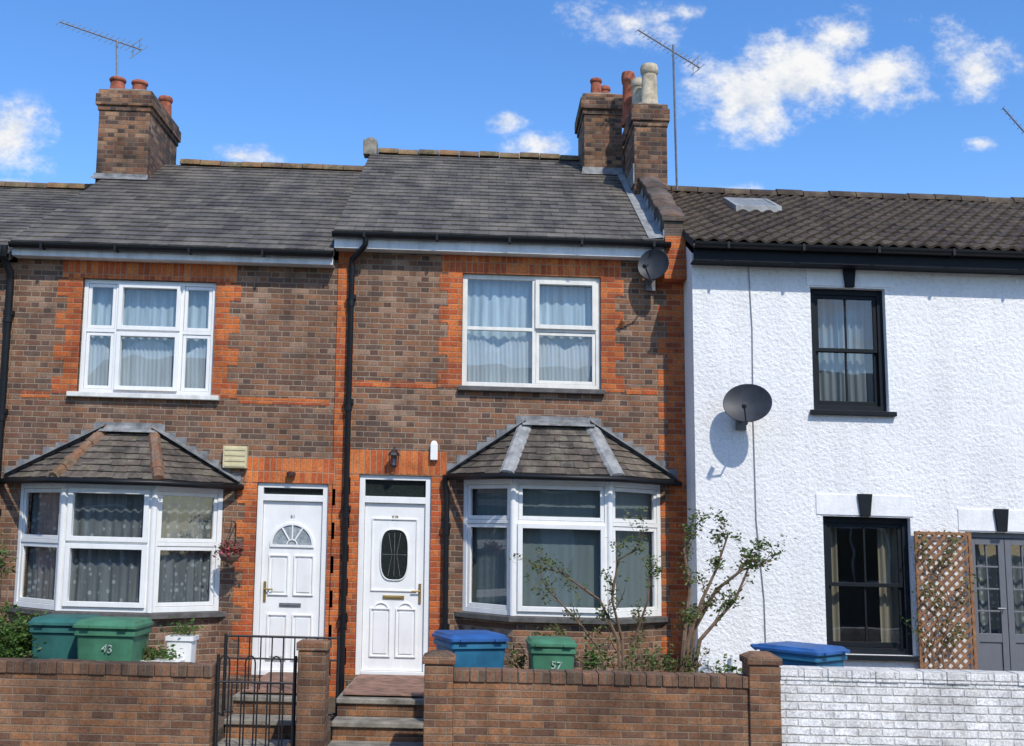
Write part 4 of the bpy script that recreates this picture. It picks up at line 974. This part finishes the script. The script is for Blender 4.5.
# ================================================================ LIGHT + SKY
sun=Vector((.45,-1,1.2)).normalized()
sd=bpy.data.lights.new('sun','SUN'); sd.energy=3.75; sd.angle=math.radians(.8); sd.color=(1,.95,.86)
so=bpy.data.objects.new('sun',sd); link(so); so.rotation_euler=sun.to_track_quat('Z','Y').to_euler(); so.location=(10,-20,20)
w=bpy.data.worlds.new("World"); scene.world=w; w.use_nodes=True; nt=w.node_tree; nt.nodes.clear()
class WN(NT):
    def __init__(s,t): s.t=t; s._p=None
W=WN(nt)
sky=W.n('ShaderNodeTexSky',sky_type='NISHITA'); sky.sun_disc=False; sky.sun_elevation=math.asin(sun.z); sky.sun_rotation=math.atan2(sun.x,sun.y)
sky.air_density=1.0; sky.dust_density=.4; sky.ozone_density=2.6
hs=W.n('ShaderNodeHueSaturation'); hs.inputs['Saturation'].default_value=1.27; hs.inputs['Value'].default_value=1.47; hs.inputs['Hue'].default_value=.507; W.lk(sky.outputs[0],hs.inputs['Color'])
bg=W.n('ShaderNodeBackground'); W.lk(hs.outputs[0],bg.inputs[0]); bg.inputs[1].default_value=.15
tc=W.n('ShaderNodeTexCoord'); D=W.sep(tc.outputs['Generated'])
dy=W.m('MAXIMUM',W.m('ABSOLUTE',D[1]),.05); u=W.m('DIVIDE',D[0],dy); v=W.m('DIVIDE',D[2],dy)
front=W.m('GREATER_THAN',D[1],0.0); uv=W.comb(u,v,0.0)
def gnom(px,py): d=sight(px,py); return d.x/d.y,d.z/d.y
mask=None
for (px,py,rx,ry,g_) in ((742,95,66,58,1),(795,72,72,54,1),(842,38,58,36,1),(884,74,58,46,.95),(914,98,34,16,.75),(622,24,84,28,.85),(690,14,38,14,.72),(978,72,60,40,.9),(6,140,70,44,.9),(238,156,46,15,.8),(545,146,46,18,.78),(500,122,36,12,.6),(735,190,48,11,.65),(975,142,32,10,.65),(330,180,50,14,.6),(10,184,34,9,.72),(930,20,60,18,.5)):
    a,b=gnom(px,py); a2,_=gnom(px+rx,py); _,b2=gnom(px,py-ry)
    x1_=W.n('ShaderNodeVectorMath',operation='SUBTRACT'); W.lk(uv,x1_.inputs[0]); x1_.inputs[1].default_value=(a,b,0)
    x2_=W.n('ShaderNodeVectorMath',operation='MULTIPLY'); W.lk(x1_.outputs[0],x2_.inputs[0]); x2_.inputs[1].default_value=(1/(a2-a),1/(b2-b),0)
    x3_=W.n('ShaderNodeVectorMath',operation='LENGTH'); W.lk(x2_.outputs[0],x3_.inputs[0])
    t=W.m('MULTIPLY',W.m('SUBTRACT',1.0,x3_.outputs['Value']),g_)
    mask=t if mask is None else W.m('MAXIMUM',mask,t)
mask=W.m('MULTIPLY',W.m('MAXIMUM',mask,-1.0),front)
vec=W.comb(u,W.m('MULTIPLY',v,1.3),3.7)
n1=W.noise(14,9,.66,vec)
back=W.m('MULTIPLY',W.m('SUBTRACT',1.0,front),W.m('SUBTRACT',W.noise(3,3,.6,tc.outputs['Generated']),.52))
dens=W.m('ADD',W.m('ADD',W.m('MULTIPLY',mask,1.1),W.m('MULTIPLY',back,2.0)),W.m('MULTIPLY',W.m('SUBTRACT',n1,.535),3.3))
al=W.n('ShaderNodeMapRange',interpolation_type='SMOOTHSTEP'); W.lk(dens,al.inputs[0]); al.inputs[1].default_value=-.08; al.inputs[2].default_value=.85
edge=W.n('ShaderNodeMapRange',interpolation_type='SMOOTHSTEP'); W.lk(W.m('ADD',mask,W.m('SUBTRACT',1.0,front)),edge.inputs[0]); edge.inputs[1].default_value=-.3; edge.inputs[2].default_value=.18
gate=W.m('MULTIPLY',al.outputs[0],edge.outputs[0])
vs=W.comb(W.m('ADD',u,.010),W.m('ADD',W.m('MULTIPLY',v,1.3),.018),3.7)
sh=W.m('SUBTRACT',n1,W.noise(14,4,.66,vs))
cc=W.ramp(W.m('ADD',W.m('MULTIPLY',sh,2.6),.55),[(.15,(.66,.73,.86)),(.5,(.88,.91,.96)),(.75,(1,1,1))])
cb=W.n('ShaderNodeBackground'); W.lk(cc,cb.inputs[0]); cb.inputs[1].default_value=.95
mx=W.n('ShaderNodeMixShader'); W.lk(gate,mx.inputs[0]); W.lk(bg.outputs[0],mx.inputs[1]); W.lk(cb.outputs[0],mx.inputs[2])
out=W.n('ShaderNodeOutputWorld'); W.lk(mx.outputs[0],out.inputs[0])
